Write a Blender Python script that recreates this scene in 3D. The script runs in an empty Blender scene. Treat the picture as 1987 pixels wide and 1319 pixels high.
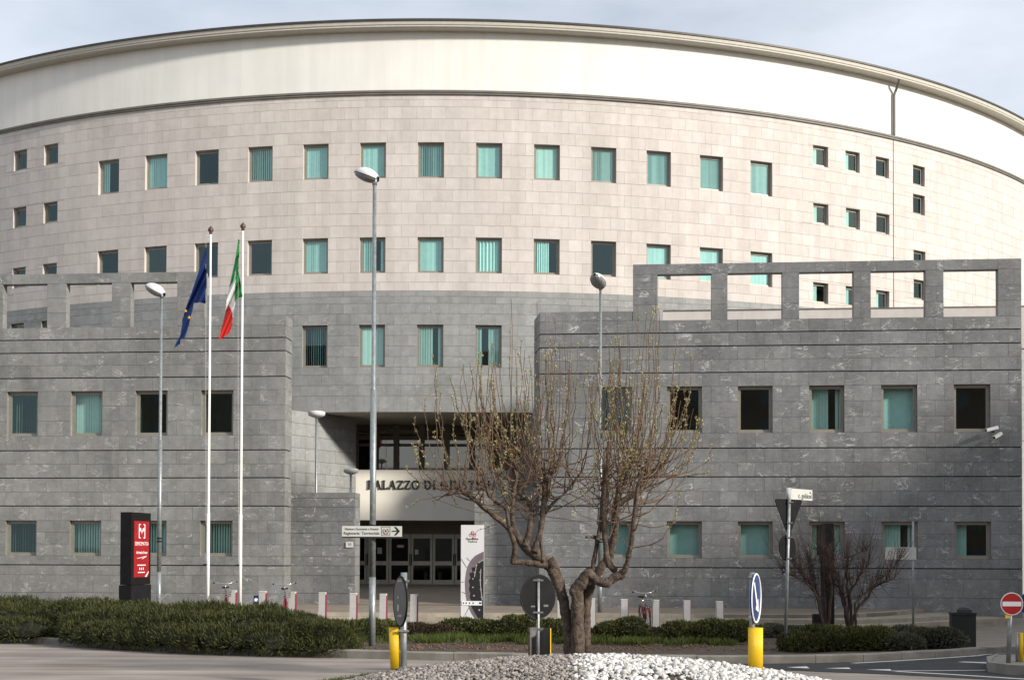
import bpy, math, random
import numpy as np
from mathutils import Vector, Matrix
random.seed(7); RNG = np.random.default_rng(7)
R_ = math.radians
SC = bpy.context.scene
COL = SC.collection

# ------------------------------------------------------------------ camera
F, HOR, ROLL, PITCH, PX = 2600.0, 1075.0, 0.00345, 0.0207, 993.5      # focal length, horizon row in photo pixels
EYE = 1.6
PY = HOR - F * math.tan(PITCH)
cam = bpy.data.cameras.new('camera'); camo = bpy.data.objects.new('camera', cam); COL.objects.link(camo)
cam.sensor_fit = 'HORIZONTAL'; cam.sensor_width = 36.0
cam.lens = F / 1987.0 * 36.0
cam.shift_x = 0.0; cam.shift_y = (PY - 659.5) / 1987.0
cam.clip_start = 0.1; cam.clip_end = 3000
_up = Vector((0, -math.sin(PITCH), math.cos(PITCH))); _fw = Vector((0, math.cos(PITCH), math.sin(PITCH))); _ex = Vector((1, 0, 0))
_r = math.cos(ROLL) * _ex + math.sin(ROLL) * _up; _u = -math.sin(ROLL) * _ex + math.cos(ROLL) * _up
camo.matrix_world = Matrix(((_r.x, _u.x, -_fw.x, 0), (_r.y, _u.y, -_fw.y, 0), (_r.z, _u.z, -_fw.z, EYE), (0, 0, 0, 1)))
SC.camera = camo

# ------------------------------------------------------------------ sky, sun, exposure
SUN_AZ, SUN_EL = R_(57), R_(24)         # azimuth: to the right of straight behind the camera
sdir = Vector((math.sin(SUN_AZ) * math.cos(SUN_EL), -math.cos(SUN_AZ) * math.cos(SUN_EL), math.sin(SUN_EL)))
world = bpy.data.worlds.new('World'); SC.world = world; world.use_nodes = True
wn, wl = world.node_tree.nodes, world.node_tree.links
wn.clear()
sky = wn.new('ShaderNodeTexSky'); sky.sky_type = 'NISHITA'; sky.sun_disc = False
sky.sun_elevation = SUN_EL; sky.sun_rotation = math.atan2(sdir.x, sdir.y)
sky.air_density = 1.0; sky.dust_density = 2.2; sky.ozone_density = 1.2
tc = wn.new('ShaderNodeTexCoord'); mp = wn.new('ShaderNodeMapping'); mp.inputs['Scale'].default_value = (1.0, 1.0, 3.2)
nz = wn.new('ShaderNodeTexNoise'); nz.inputs['Scale'].default_value = 2.6; nz.inputs['Detail'].default_value = 7; nz.inputs['Roughness'].default_value = 0.55
rp = wn.new('ShaderNodeValToRGB'); rp.color_ramp.elements[0].position = 0.30; rp.color_ramp.elements[1].position = 0.72
rp.color_ramp.elements[0].color = (0.45, 0.45, 0.45, 1); rp.color_ramp.elements[1].color = (0.95, 0.95, 0.95, 1)
mx = wn.new('ShaderNodeMixRGB'); mx.inputs['Color2'].default_value = (9.0, 9.6, 10.6, 1)
bg = wn.new('ShaderNodeBackground'); bg.inputs['Strength'].default_value = 0.085
wo = wn.new('ShaderNodeOutputWorld')
wl.new(tc.outputs['Generated'], mp.inputs['Vector']); wl.new(mp.outputs[0], nz.inputs['Vector']); wl.new(nz.outputs['Fac'], rp.inputs[0])
wl.new(rp.outputs[0], mx.inputs['Fac']); wl.new(sky.outputs[0], mx.inputs['Color1']); wl.new(mx.outputs[0], bg.inputs['Color']); wl.new(bg.outputs[0], wo.inputs[0])
sl = bpy.data.lights.new('sun', 'SUN'); sl.energy = 4.4; sl.angle = R_(5.0); sl.color = (1.0, 0.945, 0.86)
so = bpy.data.objects.new('sun', sl); COL.objects.link(so); so.rotation_euler = sdir.to_track_quat('Z', 'Y').to_euler(); so.location = sdir * 100
vs = SC.view_settings; vs.view_transform = 'Standard'; vs.look = 'None'; vs.exposure = 0.32; vs.gamma = 1; vs.use_curve_mapping = False
SC.cycles.max_bounces = 6; SC.cycles.transparent_max_bounces = 12; SC.cycles.caustics_reflective = False; SC.cycles.caustics_refractive = False

# ------------------------------------------------------------------ photo pixel -> ray
def ray(x, y):
    u, v = x - PX, -(y - PY)
    c, s = math.cos(ROLL), math.sin(ROLL)
    u2, v2 = c * u - s * v, s * u + c * v
    Y = F * math.cos(PITCH) - v2 * math.sin(PITCH); Z = F * math.sin(PITCH) + v2 * math.cos(PITCH)
    return u2 / Y, Z / Y
def at(x, y, D):
    t, w = ray(x, y); return Vector((t * D, D, EYE + w * D))
CX, CY, RAD = -3.25, 94.03, 39.35           # the round building: centre and radius
DW, PHI, WW = 0.06078, -0.01693, 0.02729    # window pitch, first angle, opening angle
def cyl(x, y, rad=RAD):
    t, w = ray(x, y); a = t * t + 1; b = -(t * CX + CY); c = CX * CX + CY * CY - rad * rad
    D = (-b - math.sqrt(max(b * b - a * c, 0))) / a
    return math.atan2(t * D - CX, CY - D), EYE + w * D
WD, WK = 46.0, 0.0907                        # wing facade plane: Y = WD - WK * X
NK = math.hypot(1, WK)
def wing(x, y, off=0.0):
    t, w = ray(x, y); D = (WD + off * NK) / (1 + WK * t)
    return t * D * NK - off * WK, EYE + w * D     # u along the facade, z   (u = X*NK for points on the plane)
def sst(a, b, x):
    t = min(1, max(0, (x - a) / (b - a))); return t * t * (3 - 2 * t)
def G(X, Y):
    return -0.025 * min(20, max(0, Y - 16)) + sst(27, 36, Y) * 0.0187 * (4 - max(-14, min(10, X)))
def gnd(x, y, off=0.0):
    t, w = ray(x, y); D = 20.0
    for _ in range(80):
        D += 0.5 * ((G(t * D, D) + off - EYE) / w - D)
    return Vector((t * D, D, G(t * D, D) + off))

# ------------------------------------------------------------------ materials
def newmat(name):
    m = bpy.data.materials.new(name); m.use_nodes = True
    nt = m.node_tree; return m, nt, nt.nodes, nt.links, nt.nodes['Principled BSDF']
def N(nodes, t, **kw):
    n = nodes.new(t)
    for k, v in kw.items():
        if k in n.inputs: n.inputs[k].default_value = v
        else: setattr(n, k, v)
    return n
def mat(name, col, rough=0.6, metal=0.0, var=0.12, scale=6.0, bump=0.0, bscale=40.0, spec=0.4, detail=4.0, col2=None, streak=None):
    m, nt, nd, lk, b = newmat(name)
    b.inputs['Roughness'].default_value = rough; b.inputs['Metallic'].default_value = metal; b.inputs['Specular IOR Level'].default_value = spec
    g = N(nd, 'ShaderNodeNewGeometry')
    n = N(nd, 'ShaderNodeTexNoise', Scale=scale, Detail=detail); lk.new(g.outputs['Position'], n.inputs['Vector'])
    r = N(nd, 'ShaderNodeValToRGB')
    lo = [c * (1 - var) for c in col] if col2 is None else col
    hi = [min(1, c * (1 + var)) for c in col] if col2 is None else col2
    r.color_ramp.elements[0].color = (*lo, 1); r.color_ramp.elements[1].color = (*hi, 1)
    r.color_ramp.elements[0].position = 0.3; r.color_ramp.elements[1].position = 0.7
    lk.new(n.outputs['Fac'], r.inputs[0]); lk.new(r.outputs[0], b.inputs['Base Color'])
    if streak:
        mps = N(nd, 'ShaderNodeMapping'); mps.inputs['Scale'].default_value = streak[0]; lk.new(g.outputs['Position'], mps.inputs['Vector'])
        ns = N(nd, 'ShaderNodeTexNoise', Scale=1.5, Detail=6.0, Roughness=0.6); lk.new(mps.outputs[0], ns.inputs['Vector'])
        rs = N(nd, 'ShaderNodeValToRGB'); rs.color_ramp.elements[0].position = 0.35; rs.color_ramp.elements[1].position = 0.62
        k_ = 1 - streak[1]; rs.color_ramp.elements[0].color = (k_, k_, k_ * 0.985, 1); rs.color_ramp.elements[1].color = (1, 1, 1, 1); lk.new(ns.outputs['Fac'], rs.inputs[0])
        m2 = N(nd, 'ShaderNodeMixRGB', blend_type='MULTIPLY'); m2.inputs[0].default_value = 1; lk.new(r.outputs[0], m2.inputs[1]); lk.new(rs.outputs[0], m2.inputs[2]); lk.new(m2.outputs[0], b.inputs['Base Color'])
    if bump:
        n2 = N(nd, 'ShaderNodeTexNoise', Scale=bscale, Detail=3.0); lk.new(g.outputs['Position'], n2.inputs['Vector'])
        bp = N(nd, 'ShaderNodeBump', Strength=bump, Distance=0.02); lk.new(n2.outputs['Fac'], bp.inputs['Height']); lk.new(bp.outputs[0], b.inputs['Normal'])
    return m
def math_node(nd, lk, op, a, b=None, c=None):
    n = nd.new('ShaderNodeMath'); n.operation = op
    for i, v in enumerate((a, b, c)):
        if v is None: continue
        if isinstance(v, (int, float)): n.inputs[i].default_value = v
        else: lk.new(v, n.inputs[i])
    return n.outputs[0]
def stone(name, lo, hi, vein=0.0, vcol=(0.55, 0.55, 0.53), rough=0.55, stain=0.25, seedw=0.2, streak=0.12):
    m, nt, nd, lk, b = newmat(name)
    b.inputs['Roughness'].default_value = rough; b.inputs['Specular IOR Level'].default_value = 0.35
    g = N(nd, 'ShaderNodeNewGeometry'); at_ = N(nd, 'ShaderNodeAttribute', attribute_name='seed')
    sc = N(nd, 'ShaderNodeVectorMath', operation='SCALE'); sc.inputs[0].default_value = (37.1, 53.7, 91.3); lk.new(at_.outputs['Fac'], sc.inputs['Scale'])
    ad = N(nd, 'ShaderNodeVectorMath', operation='ADD'); lk.new(g.outputs['Position'], ad.inputs[0]); lk.new(sc.outputs[0], ad.inputs[1])
    n1 = N(nd, 'ShaderNodeTexNoise', Scale=3.2, Detail=7.0, Roughness=0.68); lk.new(ad.outputs[0], n1.inputs['Vector'])
    t = math_node(nd, lk, 'ADD', math_node(nd, lk, 'MULTIPLY', at_.outputs['Fac'], seedw), math_node(nd, lk, 'MULTIPLY', n1.outputs['Fac'], 0.95))
    r = N(nd, 'ShaderNodeValToRGB'); r.color_ramp.elements[0].position = 0.28 + seedw * .1; r.color_ramp.elements[1].position = 0.72 + seedw * .8
    r.color_ramp.elements[0].color = (*lo, 1); r.color_ramp.elements[1].color = (*hi, 1); lk.new(t, r.inputs[0])
    # large uneven weathering, continuous over the wall
    n2 = N(nd, 'ShaderNodeTexNoise', Scale=0.35, Detail=5.0, Roughness=0.6); lk.new(g.outputs['Position'], n2.inputs['Vector'])
    r2 = N(nd, 'ShaderNodeValToRGB'); r2.color_ramp.elements[0].position = 0.35; r2.color_ramp.elements[1].position = 0.65
    r2.color_ramp.elements[0].color = (1 - stain, 1 - stain, 1 - stain * 1.02, 1); r2.color_ramp.elements[1].color = (1, 1, 1, 1); lk.new(n2.outputs['Fac'], r2.inputs[0])
    mu = N(nd, 'ShaderNodeMixRGB', blend_type='MULTIPLY'); mu.inputs[0].default_value = 1; lk.new(r.outputs[0], mu.inputs[1]); lk.new(r2.outputs[0], mu.inputs[2])
    out = mu.outputs[0]
    mps = N(nd, 'ShaderNodeMapping'); mps.inputs['Scale'].default_value = (1.6, 1.6, 0.10); lk.new(g.outputs['Position'], mps.inputs['Vector'])
    ns = N(nd, 'ShaderNodeTexNoise', Scale=1.4, Detail=5.0, Roughness=0.6); lk.new(mps.outputs[0], ns.inputs['Vector'])
    rs = N(nd, 'ShaderNodeValToRGB'); rs.color_ramp.elements[0].position = 0.36; rs.color_ramp.elements[1].position = 0.6
    rs.color_ramp.elements[0].color = (1 - streak, 1 - streak * 1.02, 1 - streak * 1.1, 1); rs.color_ramp.elements[1].color = (1, 1, 1, 1); lk.new(ns.outputs['Fac'], rs.inputs[0])
    m2 = N(nd, 'ShaderNodeMixRGB', blend_type='MULTIPLY'); m2.inputs[0].default_value = 1; lk.new(out, m2.inputs[1]); lk.new(rs.outputs[0], m2.inputs[2]); out = m2.outputs[0]
    if vein:
        mpv = N(nd, 'ShaderNodeMapping'); mpv.inputs['Rotation'].default_value = (0.3, 0.75, 0.2); mpv.inputs['Scale'].default_value = (0.55, 1.0, 1.5)
        lk.new(ad.outputs[0], mpv.inputs['Vector'])
        nv = N(nd, 'ShaderNodeTexNoise', Scale=2.3, Detail=4.0, Roughness=0.62, Distortion=0.6); lk.new(mpv.outputs[0], nv.inputs['Vector'])
        line = math_node(nd, lk, 'SUBTRACT', 1.0, math_node(nd, lk, 'MULTIPLY', math_node(nd, lk, 'ABSOLUTE', math_node(nd, lk, 'SUBTRACT', nv.outputs['Fac'], 0.5)), 60.0))
        nm = N(nd, 'ShaderNodeTexNoise', Scale=1.7, Detail=2.0); lk.new(ad.outputs[0], nm.inputs['Vector'])
        mk = N(nd, 'ShaderNodeMapRange'); mk.inputs[1].default_value = 0.49; mk.inputs[2].default_value = 0.66; lk.new(nm.outputs['Fac'], mk.inputs[0])
        fv = math_node(nd, lk, 'MULTIPLY', math_node(nd, lk, 'MAXIMUM', line, 0.0), math_node(nd, lk, 'MULTIPLY', mk.outputs[0], vein))
        # fine hair veins
        nh = N(nd, 'ShaderNodeTexNoise', Scale=5.5, Detail=5.0, Roughness=0.7, Distortion=1.2); lk.new(mpv.outputs[0], nh.inputs['Vector'])
        lh = math_node(nd, lk, 'SUBTRACT', 1.0, math_node(nd, lk, 'MULTIPLY', math_node(nd, lk, 'ABSOLUTE', math_node(nd, lk, 'SUBTRACT', nh.outputs['Fac'], 0.5)), 26.0))
        fh = math_node(nd, lk, 'MULTIPLY', math_node(nd, lk, 'MAXIMUM', lh, 0.0), 0.12 * vein)
        f = math_node(nd, lk, 'MINIMUM', math_node(nd, lk, 'ADD', fv, fh), 1.0)
        mv = N(nd, 'ShaderNodeMixRGB'); mv.inputs[2].default_value = (*vcol, 1); lk.new(f, mv.inputs[0]); lk.new(out, mv.inputs[1]); out = mv.outputs[0]
    lk.new(out, b.inputs['Base Color'])
    nb = N(nd, 'ShaderNodeTexNoise', Scale=28.0, Detail=4.0); lk.new(g.outputs['Position'], nb.inputs['Vector'])
    bp = N(nd, 'ShaderNodeBump', Strength=0.25, Distance=0.01); lk.new(nb.outputs['Fac'], bp.inputs['Height']); lk.new(bp.outputs[0], b.inputs['Normal'])
    return m
def glass(name, tint, refl=1.0, gcol=(0.9, 1, 0.97)):
    m, nt, nd, lk, b = newmat(name); nd.remove(b); out = nd['Material Output']
    tr = N(nd, 'ShaderNodeBsdfTransparent'); tr.inputs[0].default_value = (*tint, 1)
    gl = N(nd, 'ShaderNodeBsdfGlossy'); gl.inputs['Roughness'].default_value = 0.02; gl.inputs[0].default_value = (*gcol, 1)
    mxs = N(nd, 'ShaderNodeMixShader'); gg_ = N(nd, 'ShaderNodeNewGeometry')      # Schlick reflectance, the same from both sides of the sheet
    dt = N(nd, 'ShaderNodeVectorMath', operation='DOT_PRODUCT'); lk.new(gg_.outputs['Incoming'], dt.inputs[0]); lk.new(gg_.outputs['Normal'], dt.inputs[1])
    om = math_node(nd, lk, 'SUBTRACT', 1.0, math_node(nd, lk, 'ABSOLUTE', dt.outputs['Value'])); p5 = math_node(nd, lk, 'POWER', om, 5.0)
    f2 = math_node(nd, lk, 'MINIMUM', math_node(nd, lk, 'MULTIPLY', math_node(nd, lk, 'ADD', math_node(nd, lk, 'MULTIPLY', p5, 0.93), 0.07), refl), 1.0)
    lk.new(f2, mxs.inputs[0]); lk.new(tr.outputs[0], mxs.inputs[1]); lk.new(gl.outputs[0], mxs.inputs[2]); lk.new(mxs.outputs[0], out.inputs[0])
    return m
def leafmat(name, lo, hi, rough=0.6, trans=0.25):
    m, nt, nd, lk, b = newmat(name)
    b.inputs['Roughness'].default_value = rough; b.inputs['Specular IOR Level'].default_value = 0.25
    g = N(nd, 'ShaderNodeNewGeometry')
    r = N(nd, 'ShaderNodeValToRGB'); r.color_ramp.elements[0].color = (*lo, 1); r.color_ramp.elements[1].color = (*hi, 1)
    n = N(nd, 'ShaderNodeTexNoise', Scale=3.0, Detail=2.0); lk.new(g.outputs['Position'], n.inputs['Vector'])
    f = math_node(nd, lk, 'ADD', math_node(nd, lk, 'MULTIPLY', g.outputs['Random Per Island'], 0.6), math_node(nd, lk, 'SUBTRACT', math_node(nd, lk, 'MULTIPLY', n.outputs['Fac'], 1.4), 0.5))
    lk.new(f, r.inputs[0]); lk.new(r.outputs[0], b.inputs['Base Color'])
    tl = N(nd, 'ShaderNodeBsdfTranslucent'); lk.new(r.outputs[0], tl.inputs[0])
    ms = N(nd, 'ShaderNodeMixShader'); ms.inputs[0].default_value = trans
    lk.new(b.outputs[0], ms.inputs[1]); lk.new(tl.outputs[0], ms.inputs[2]); lk.new(ms.outputs[0], nd['Material Output'].inputs[0])
    return m
def pebble(name, lo, hi):
    m, nt, nd, lk, b = newmat(name); b.inputs['Roughness'].default_value = 0.75
    g = N(nd, 'ShaderNodeNewGeometry'); r = N(nd, 'ShaderNodeValToRGB'); r.color_ramp.elements[0].color = (*lo, 1); r.color_ramp.elements[1].color = (*hi, 1)
    n = N(nd, 'ShaderNodeTexNoise', Scale=45.0, Detail=4.0); lk.new(g.outputs['Position'], n.inputs['Vector'])
    f = math_node(nd, lk, 'ADD', math_node(nd, lk, 'MULTIPLY', g.outputs['Random Per Island'], 0.75), math_node(nd, lk, 'MULTIPLY', n.outputs['Fac'], 0.3))
    lk.new(f, r.inputs[0]); lk.new(r.outputs[0], b.inputs['Base Color']); return m
M = dict(
    pink=stone('pale_pink_stone', (0.515, 0.468, 0.428), (0.65, 0.60, 0.558), stain=0.07, rough=0.7, seedw=0.3, streak=0.10),
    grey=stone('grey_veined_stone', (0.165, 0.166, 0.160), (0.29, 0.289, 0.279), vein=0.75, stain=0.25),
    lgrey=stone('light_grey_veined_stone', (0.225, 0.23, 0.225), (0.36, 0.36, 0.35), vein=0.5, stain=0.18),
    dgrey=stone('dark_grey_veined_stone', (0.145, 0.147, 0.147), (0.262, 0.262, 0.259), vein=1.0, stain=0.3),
    joint=mat('joint_mortar', (0.25, 0.228, 0.20), 0.9, var=0.2),
    djoint=mat('joint_dark', (0.045, 0.045, 0.043), 0.95, var=0.2),
    plaster=mat('white_plaster', (0.755, 0.74, 0.69), 0.85, var=0.03, scale=0.6, bump=0.12, bscale=9, streak=((1.3, 1.3, 0.07), 0.07)),
    fascia=mat('eave_fascia', (0.50, 0.475, 0.41), 0.6, var=0.06),
    roofedge=mat('roof_edge_metal', (0.06, 0.055, 0.05), 0.5, metal=0.3),
    cornice=mat('cornice_metal', (0.15, 0.138, 0.118), 0.55, var=0.15, scale=2),
    alu=mat('bronze_aluminium', (0.30, 0.275, 0.225), 0.42, metal=0.35, var=0.08),
    doorframe=mat('door_aluminium', (0.46, 0.43, 0.34), 0.45, metal=0.3, var=0.08),
    brown=mat('brown_mullion', (0.20, 0.165, 0.125), 0.5, var=0.1),
    glass=glass('tinted_window_glass', (0.69, 0.87, 0.85), 1.2, (0.7, 0.95, 0.95)),
    sglass=glass('strip_glass', (0.45, 0.43, 0.38), 2.6, (1.0, 0.96, 0.86)),
    dglass=glass('door_glass', (0.32, 0.36, 0.32), 0.8),
    blind=mat('blind_fabric', (0.70, 0.84, 0.80), 0.85, var=0.05),
    blind2=mat('blind_fabric_grey', (0.58, 0.68, 0.65), 0.85, var=0.05),
    blind3=mat('blind_fabric_cream', (0.76, 0.84, 0.76), 0.85, var=0.05),
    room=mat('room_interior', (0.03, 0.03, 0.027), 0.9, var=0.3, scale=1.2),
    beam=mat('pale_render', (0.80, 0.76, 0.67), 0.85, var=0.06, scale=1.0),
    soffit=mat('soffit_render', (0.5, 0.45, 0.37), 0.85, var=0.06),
    letter=mat('dark_bronze', (0.045, 0.04, 0.03), 0.5, metal=0.3),
    galv=mat('galvanised_steel', (0.28, 0.30, 0.30), 0.45, metal=0.55, var=0.22, scale=14),
    whitepaint=mat('white_paint', (0.76, 0.75, 0.71), 0.45, var=0.05),
    lampwhite=mat('lamp_housing', (0.62, 0.63, 0.62), 0.35, var=0.05),
    lens=mat('lamp_lens', (0.25, 0.255, 0.25), 0.2, var=0.2, scale=20),
    black=mat('black_metal', (0.010, 0.009, 0.009), 0.5, var=0.2, spec=0.15),
    darkback=mat('sign_back_grey', (0.012, 0.012, 0.013), 0.7, var=0.2, spec=0.12),
    greyback=mat('sign_back_light', (0.13, 0.125, 0.12), 0.5, metal=0.3, var=0.15),
    red=mat('red_print', (0.30, 0.012, 0.016), 0.4, var=0.1),
    signred=mat('sign_red', (0.38, 0.012, 0.014), 0.4, var=0.06),
    signblue=mat('sign_blue', (0.006, 0.026, 0.12), 0.35, var=0.08),
    yellow=mat('yellow_plastic', (0.80, 0.50, 0.012), 0.45, var=0.06, scale=3),
    magenta=mat('magenta_plastic', (0.22, 0.03, 0.055), 0.5),
    postgrey=mat('dock_grey', (0.45, 0.44, 0.42), 0.5, var=0.06),
    chrome=mat('chrome', (0.6, 0.6, 0.6), 0.2, metal=0.9),
    bikered=mat('bicycle_red', (0.16, 0.012, 0.015), 0.35),
    rubber=mat('rubber', (0.012, 0.012, 0.012), 0.8),
    asphalt=mat('asphalt_dark', (0.036, 0.036, 0.036), 0.9, var=0.3, scale=1.2, bump=0.5, bscale=90, detail=8, streak=((0.12, 1.2, 1), 0.3)),
    road=mat('worn_road_aggregate', (0.235, 0.20, 0.172), 0.9, scale=0.7, bump=0.5, bscale=70, detail=9, col2=(0.36, 0.312, 0.27), streak=((0.10, 1.1, 1.0), 0.36)),
    paving=mat('pinkish_paving', (0.17, 0.138, 0.106), 0.85, scale=1.5, bump=0.2, detail=6, col2=(0.235, 0.195, 0.152)),
    stepstone=mat('step_stone', (0.26, 0.225, 0.17), 0.8, scale=2.5, bump=0.2, col2=(0.38, 0.335, 0.265)),
    kerb=mat('kerb_stone', (0.17, 0.155, 0.13), 0.85, scale=3, bump=0.4, detail=7, col2=(0.28, 0.26, 0.225)),
    marking=mat('road_paint', (0.62, 0.62, 0.60), 0.7, var=0.12, scale=8),
    soil=mat('bed_soil', (0.035, 0.024, 0.015), 0.95, scale=5, bump=1.0, bscale=30, detail=8, col2=(0.085, 0.062, 0.042)),
    whitestone=pebble('white_marble_chip', (0.30, 0.28, 0.25), (0.78, 0.77, 0.75)),
    greystone=pebble('grey_pebble', (0.07, 0.06, 0.052), (0.40, 0.36, 0.32)),
    bark=mat('tree_bark', (0.035, 0.025, 0.018), 0.9, scale=18, bump=1.0, bscale=38, detail=8, col2=(0.125, 0.09, 0.066)),
    twig=mat('twig_bark', (0.075, 0.044, 0.028), 0.8, scale=8, col2=(0.16, 0.10, 0.058)),
    dtwig=mat('dark_twig_bark', (0.035, 0.022, 0.017), 0.85, scale=8, col2=(0.075, 0.045, 0.034)),
    bud=leafmat('bud_leaf', (0.24, 0.23, 0.075), (0.55, 0.50, 0.26)),
    hedge=leafmat('hedge_leaf', (0.022, 0.030, 0.008), (0.085, 0.088, 0.026)),
    shrub=leafmat('shrub_leaf', (0.028, 0.036, 0.010), (0.11, 0.115, 0.032)),
    dry=leafmat('dry_shrub_leaf', (0.035, 0.022, 0.012), (0.085, 0.058, 0.034)),
    sage=leafmat('sage_leaf', (0.05, 0.052, 0.032), (0.13, 0.13, 0.085)),
    grass=leafmat('tuft_leaf', (0.035, 0.055, 0.010), (0.105, 0.13, 0.026)),
    core=mat('shrub_core', (0.012, 0.014, 0.006), 0.95, var=0.3),
    bin=mat('bin_dark_green', (0.013, 0.018, 0.013), 0.5),
    flagblue=mat('flag_blue', (0.006, 0.026, 0.135), 0.75, var=0.08),
    flaggreen=mat('flag_green', (0.010, 0.22, 0.045), 0.75, var=0.06),
    flagwhite=mat('flag_white', (0.74, 0.74, 0.74), 0.75, var=0.03),
    flagred=mat('flag_red', (0.66, 0.022, 0.016), 0.75, var=0.06),
    star=mat('flag_star_yellow', (0.7, 0.42, 0.02), 0.7),
    signwhite=mat('sign_white', (0.52, 0.52, 0.48), 0.5, var=0.04),
    ink=mat('sign_ink', (0.012, 0.012, 0.012), 0.6),
    postercloth=mat('banner_white', (0.62, 0.61, 0.61), 0.6, var=0.04, scale=2),
    gear=mat('banner_gear', (0.17, 0.135, 0.155), 0.6, var=0.25, scale=2),
    lightgrey=mat('banner_chain', (0.36, 0.33, 0.34), 0.6, var=0.15),
    greenprint=mat('green_print', (0.05, 0.16, 0.06), 0.6),
    finial=mat('flagpole_finial', (0.10, 0.06, 0.04), 0.4, metal=0.4),
)

# ------------------------------------------------------------------ mesh helpers
class MB:
    def __init__(s): s.v = []; s.f = []; s.m = []; s.seed = []; s.cm = 0; s.cs = 0.5
    def face(s, pts, flip=False):
        i = len(s.v); s.v += [tuple(p) for p in pts]; f = list(range(i, i + len(pts)))
        s.f.append(f[::-1] if flip else f); s.m.append(s.cm); s.seed.append(s.cs)
    def hexa(s, p, skip=()):            # p: 8 points, bottom 0-3 ccw, top 4-7
        i = len(s.v); s.v += [tuple(q) for q in p]
        for k, q in enumerate(((0, 3, 2, 1), (4, 5, 6, 7), (0, 1, 5, 4), (1, 2, 6, 5), (2, 3, 7, 6), (3, 0, 4, 7))):
            if k in skip: continue
            s.f.append([i + j for j in q]); s.m.append(s.cm); s.seed.append(s.cs)
    def box(s, x0, x1, y0, y1, z0, z1):
        s.hexa([(x0, y0, z0), (x1, y0, z0), (x1, y1, z0), (x0, y1, z0), (x0, y0, z1), (x1, y0, z1), (x1, y1, z1), (x0, y1, z1)])
    def tube(s, pts, rad, n=8, caps=True):
        pts = [Vector(p) for p in pts]; rings = []
        if isinstance(rad, (int, float)): rad = [rad] * len(pts)
        prev = None
        for i, p in enumerate(pts):
            d = (pts[min(i + 1, len(pts) - 1)] - pts[max(i - 1, 0)])
            d = d.normalized() if d.length > 1e-9 else Vector((0, 0, 1))
            if prev is None:
                a = d.orthogonal().normalized()
            else:
                a = prev - d * prev.dot(d); a = a.normalized() if a.length > 1e-6 else d.orthogonal().normalized()
            prev = a; b = d.cross(a); base = len(s.v)
            for k in range(n):
                t = 2 * math.pi * k / n; s.v.append(tuple(p + (a * math.cos(t) + b * math.sin(t)) * rad[i]))
            rings.append(base)
        for i in range(len(rings) - 1):
            for k in range(n):
                s.f.append([rings[i] + k, rings[i] + (k + 1) % n, rings[i + 1] + (k + 1) % n, rings[i + 1] + k]); s.m.append(s.cm); s.seed.append(s.cs)
        if caps:
            s.f.append([rings[0] + k for k in range(n)][::-1]); s.m.append(s.cm); s.seed.append(s.cs)
            s.f.append([rings[-1] + k for k in range(n)]); s.m.append(s.cm); s.seed.append(s.cs)
    def lathe(s, prof, n=24, c=(0, 0, 0)):   # prof: (r,z)
        base = len(s.v)
        for r, z in prof:
            for k in range(n):
                t = 2 * math.pi * k / n; s.v.append((c[0] + r * math.cos(t), c[1] + r * math.sin(t), c[2] + z))
        for i in range(len(prof) - 1):
            for k in range(n):
                a = base + i * n + k; b = base + i * n + (k + 1) % n; s.f.append([a, b, b + n, a + n]); s.m.append(s.cm); s.seed.append(s.cs)
    def prism(s, poly, y0, y1):              # poly in local x,z ; extruded along y (front y0)
        n = len(poly); i = len(s.v)
        s.v += [(x, y0, z) for x, z in poly] + [(x, y1, z) for x, z in poly]
        s.f.append(list(range(i, i + n))); s.f.append(list(range(i + n, i + 2 * n))[::-1])
        for k in range(n): s.f.append([i + k, i + n + k, i + n + (k + 1) % n, i + (k + 1) % n])
        s.m += [s.cm] * (n + 2); s.seed += [s.cs] * (n + 2)
    def build(s, name, mats, parent=None, smooth=False, mat4=None):
        me = bpy.data.meshes.new(name); me.from_pydata(s.v, [], s.f)
        if not isinstance(mats, (list, tuple)): mats = [mats]
        for m in mats: me.materials.append(M[m] if isinstance(m, str) else m)
        if len(mats) > 1: me.polygons.foreach_set('material_index', s.m)
        a = me.attributes.new('seed', 'FLOAT', 'FACE'); a.data.foreach_set('value', s.seed)
        if smooth: me.polygons.foreach_set('use_smooth', [True] * len(s.f))
        me.update()
        o = bpy.data.objects.new(name, me); COL.objects.link(o)
        if parent is not None: o.parent = parent
        if mat4 is not None: o.matrix_basis = mat4
        return o
def npmesh(name, V, Fq, mats, parent=None, smooth=False):
    V = np.asarray(V, np.float32); Fq = np.asarray(Fq, np.int32); k = Fq.shape[1]
    me = bpy.data.meshes.new(name); me.vertices.add(len(V)); me.vertices.foreach_set('co', V.ravel())
    me.loops.add(Fq.size); me.loops.foreach_set('vertex_index', Fq.ravel())
    me.polygons.add(len(Fq)); me.polygons.foreach_set('loop_start', np.arange(0, Fq.size, k, dtype=np.int32))
    try: me.polygons.foreach_set('loop_total', np.full(len(Fq), k, np.int32))
    except Exception: pass
    me.materials.append(M[mats])
    if smooth: me.polygons.foreach_set('use_smooth', np.ones(len(Fq), bool))
    me.update(calc_edges=True); me.validate()
    o = bpy.data.objects.new(name, me); COL.objects.link(o)
    if parent is not None: o.parent = parent
    return o
def tag(o, label, cat, group=None):
    o['label'] = label; o['category'] = cat
    if group: o['group'] = group
    return o
def kind(o, k): o['kind'] = k; return o
def empty(name, loc=(0, 0, 0), rz=0.0, label=None, cat=None, group=None):
    o = bpy.data.objects.new(name, None); COL.objects.link(o); o.location = loc; o.rotation_euler = (0, 0, rz); o.empty_display_size = 0.2
    if label: tag(o, label, cat, group)
    return o
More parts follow.
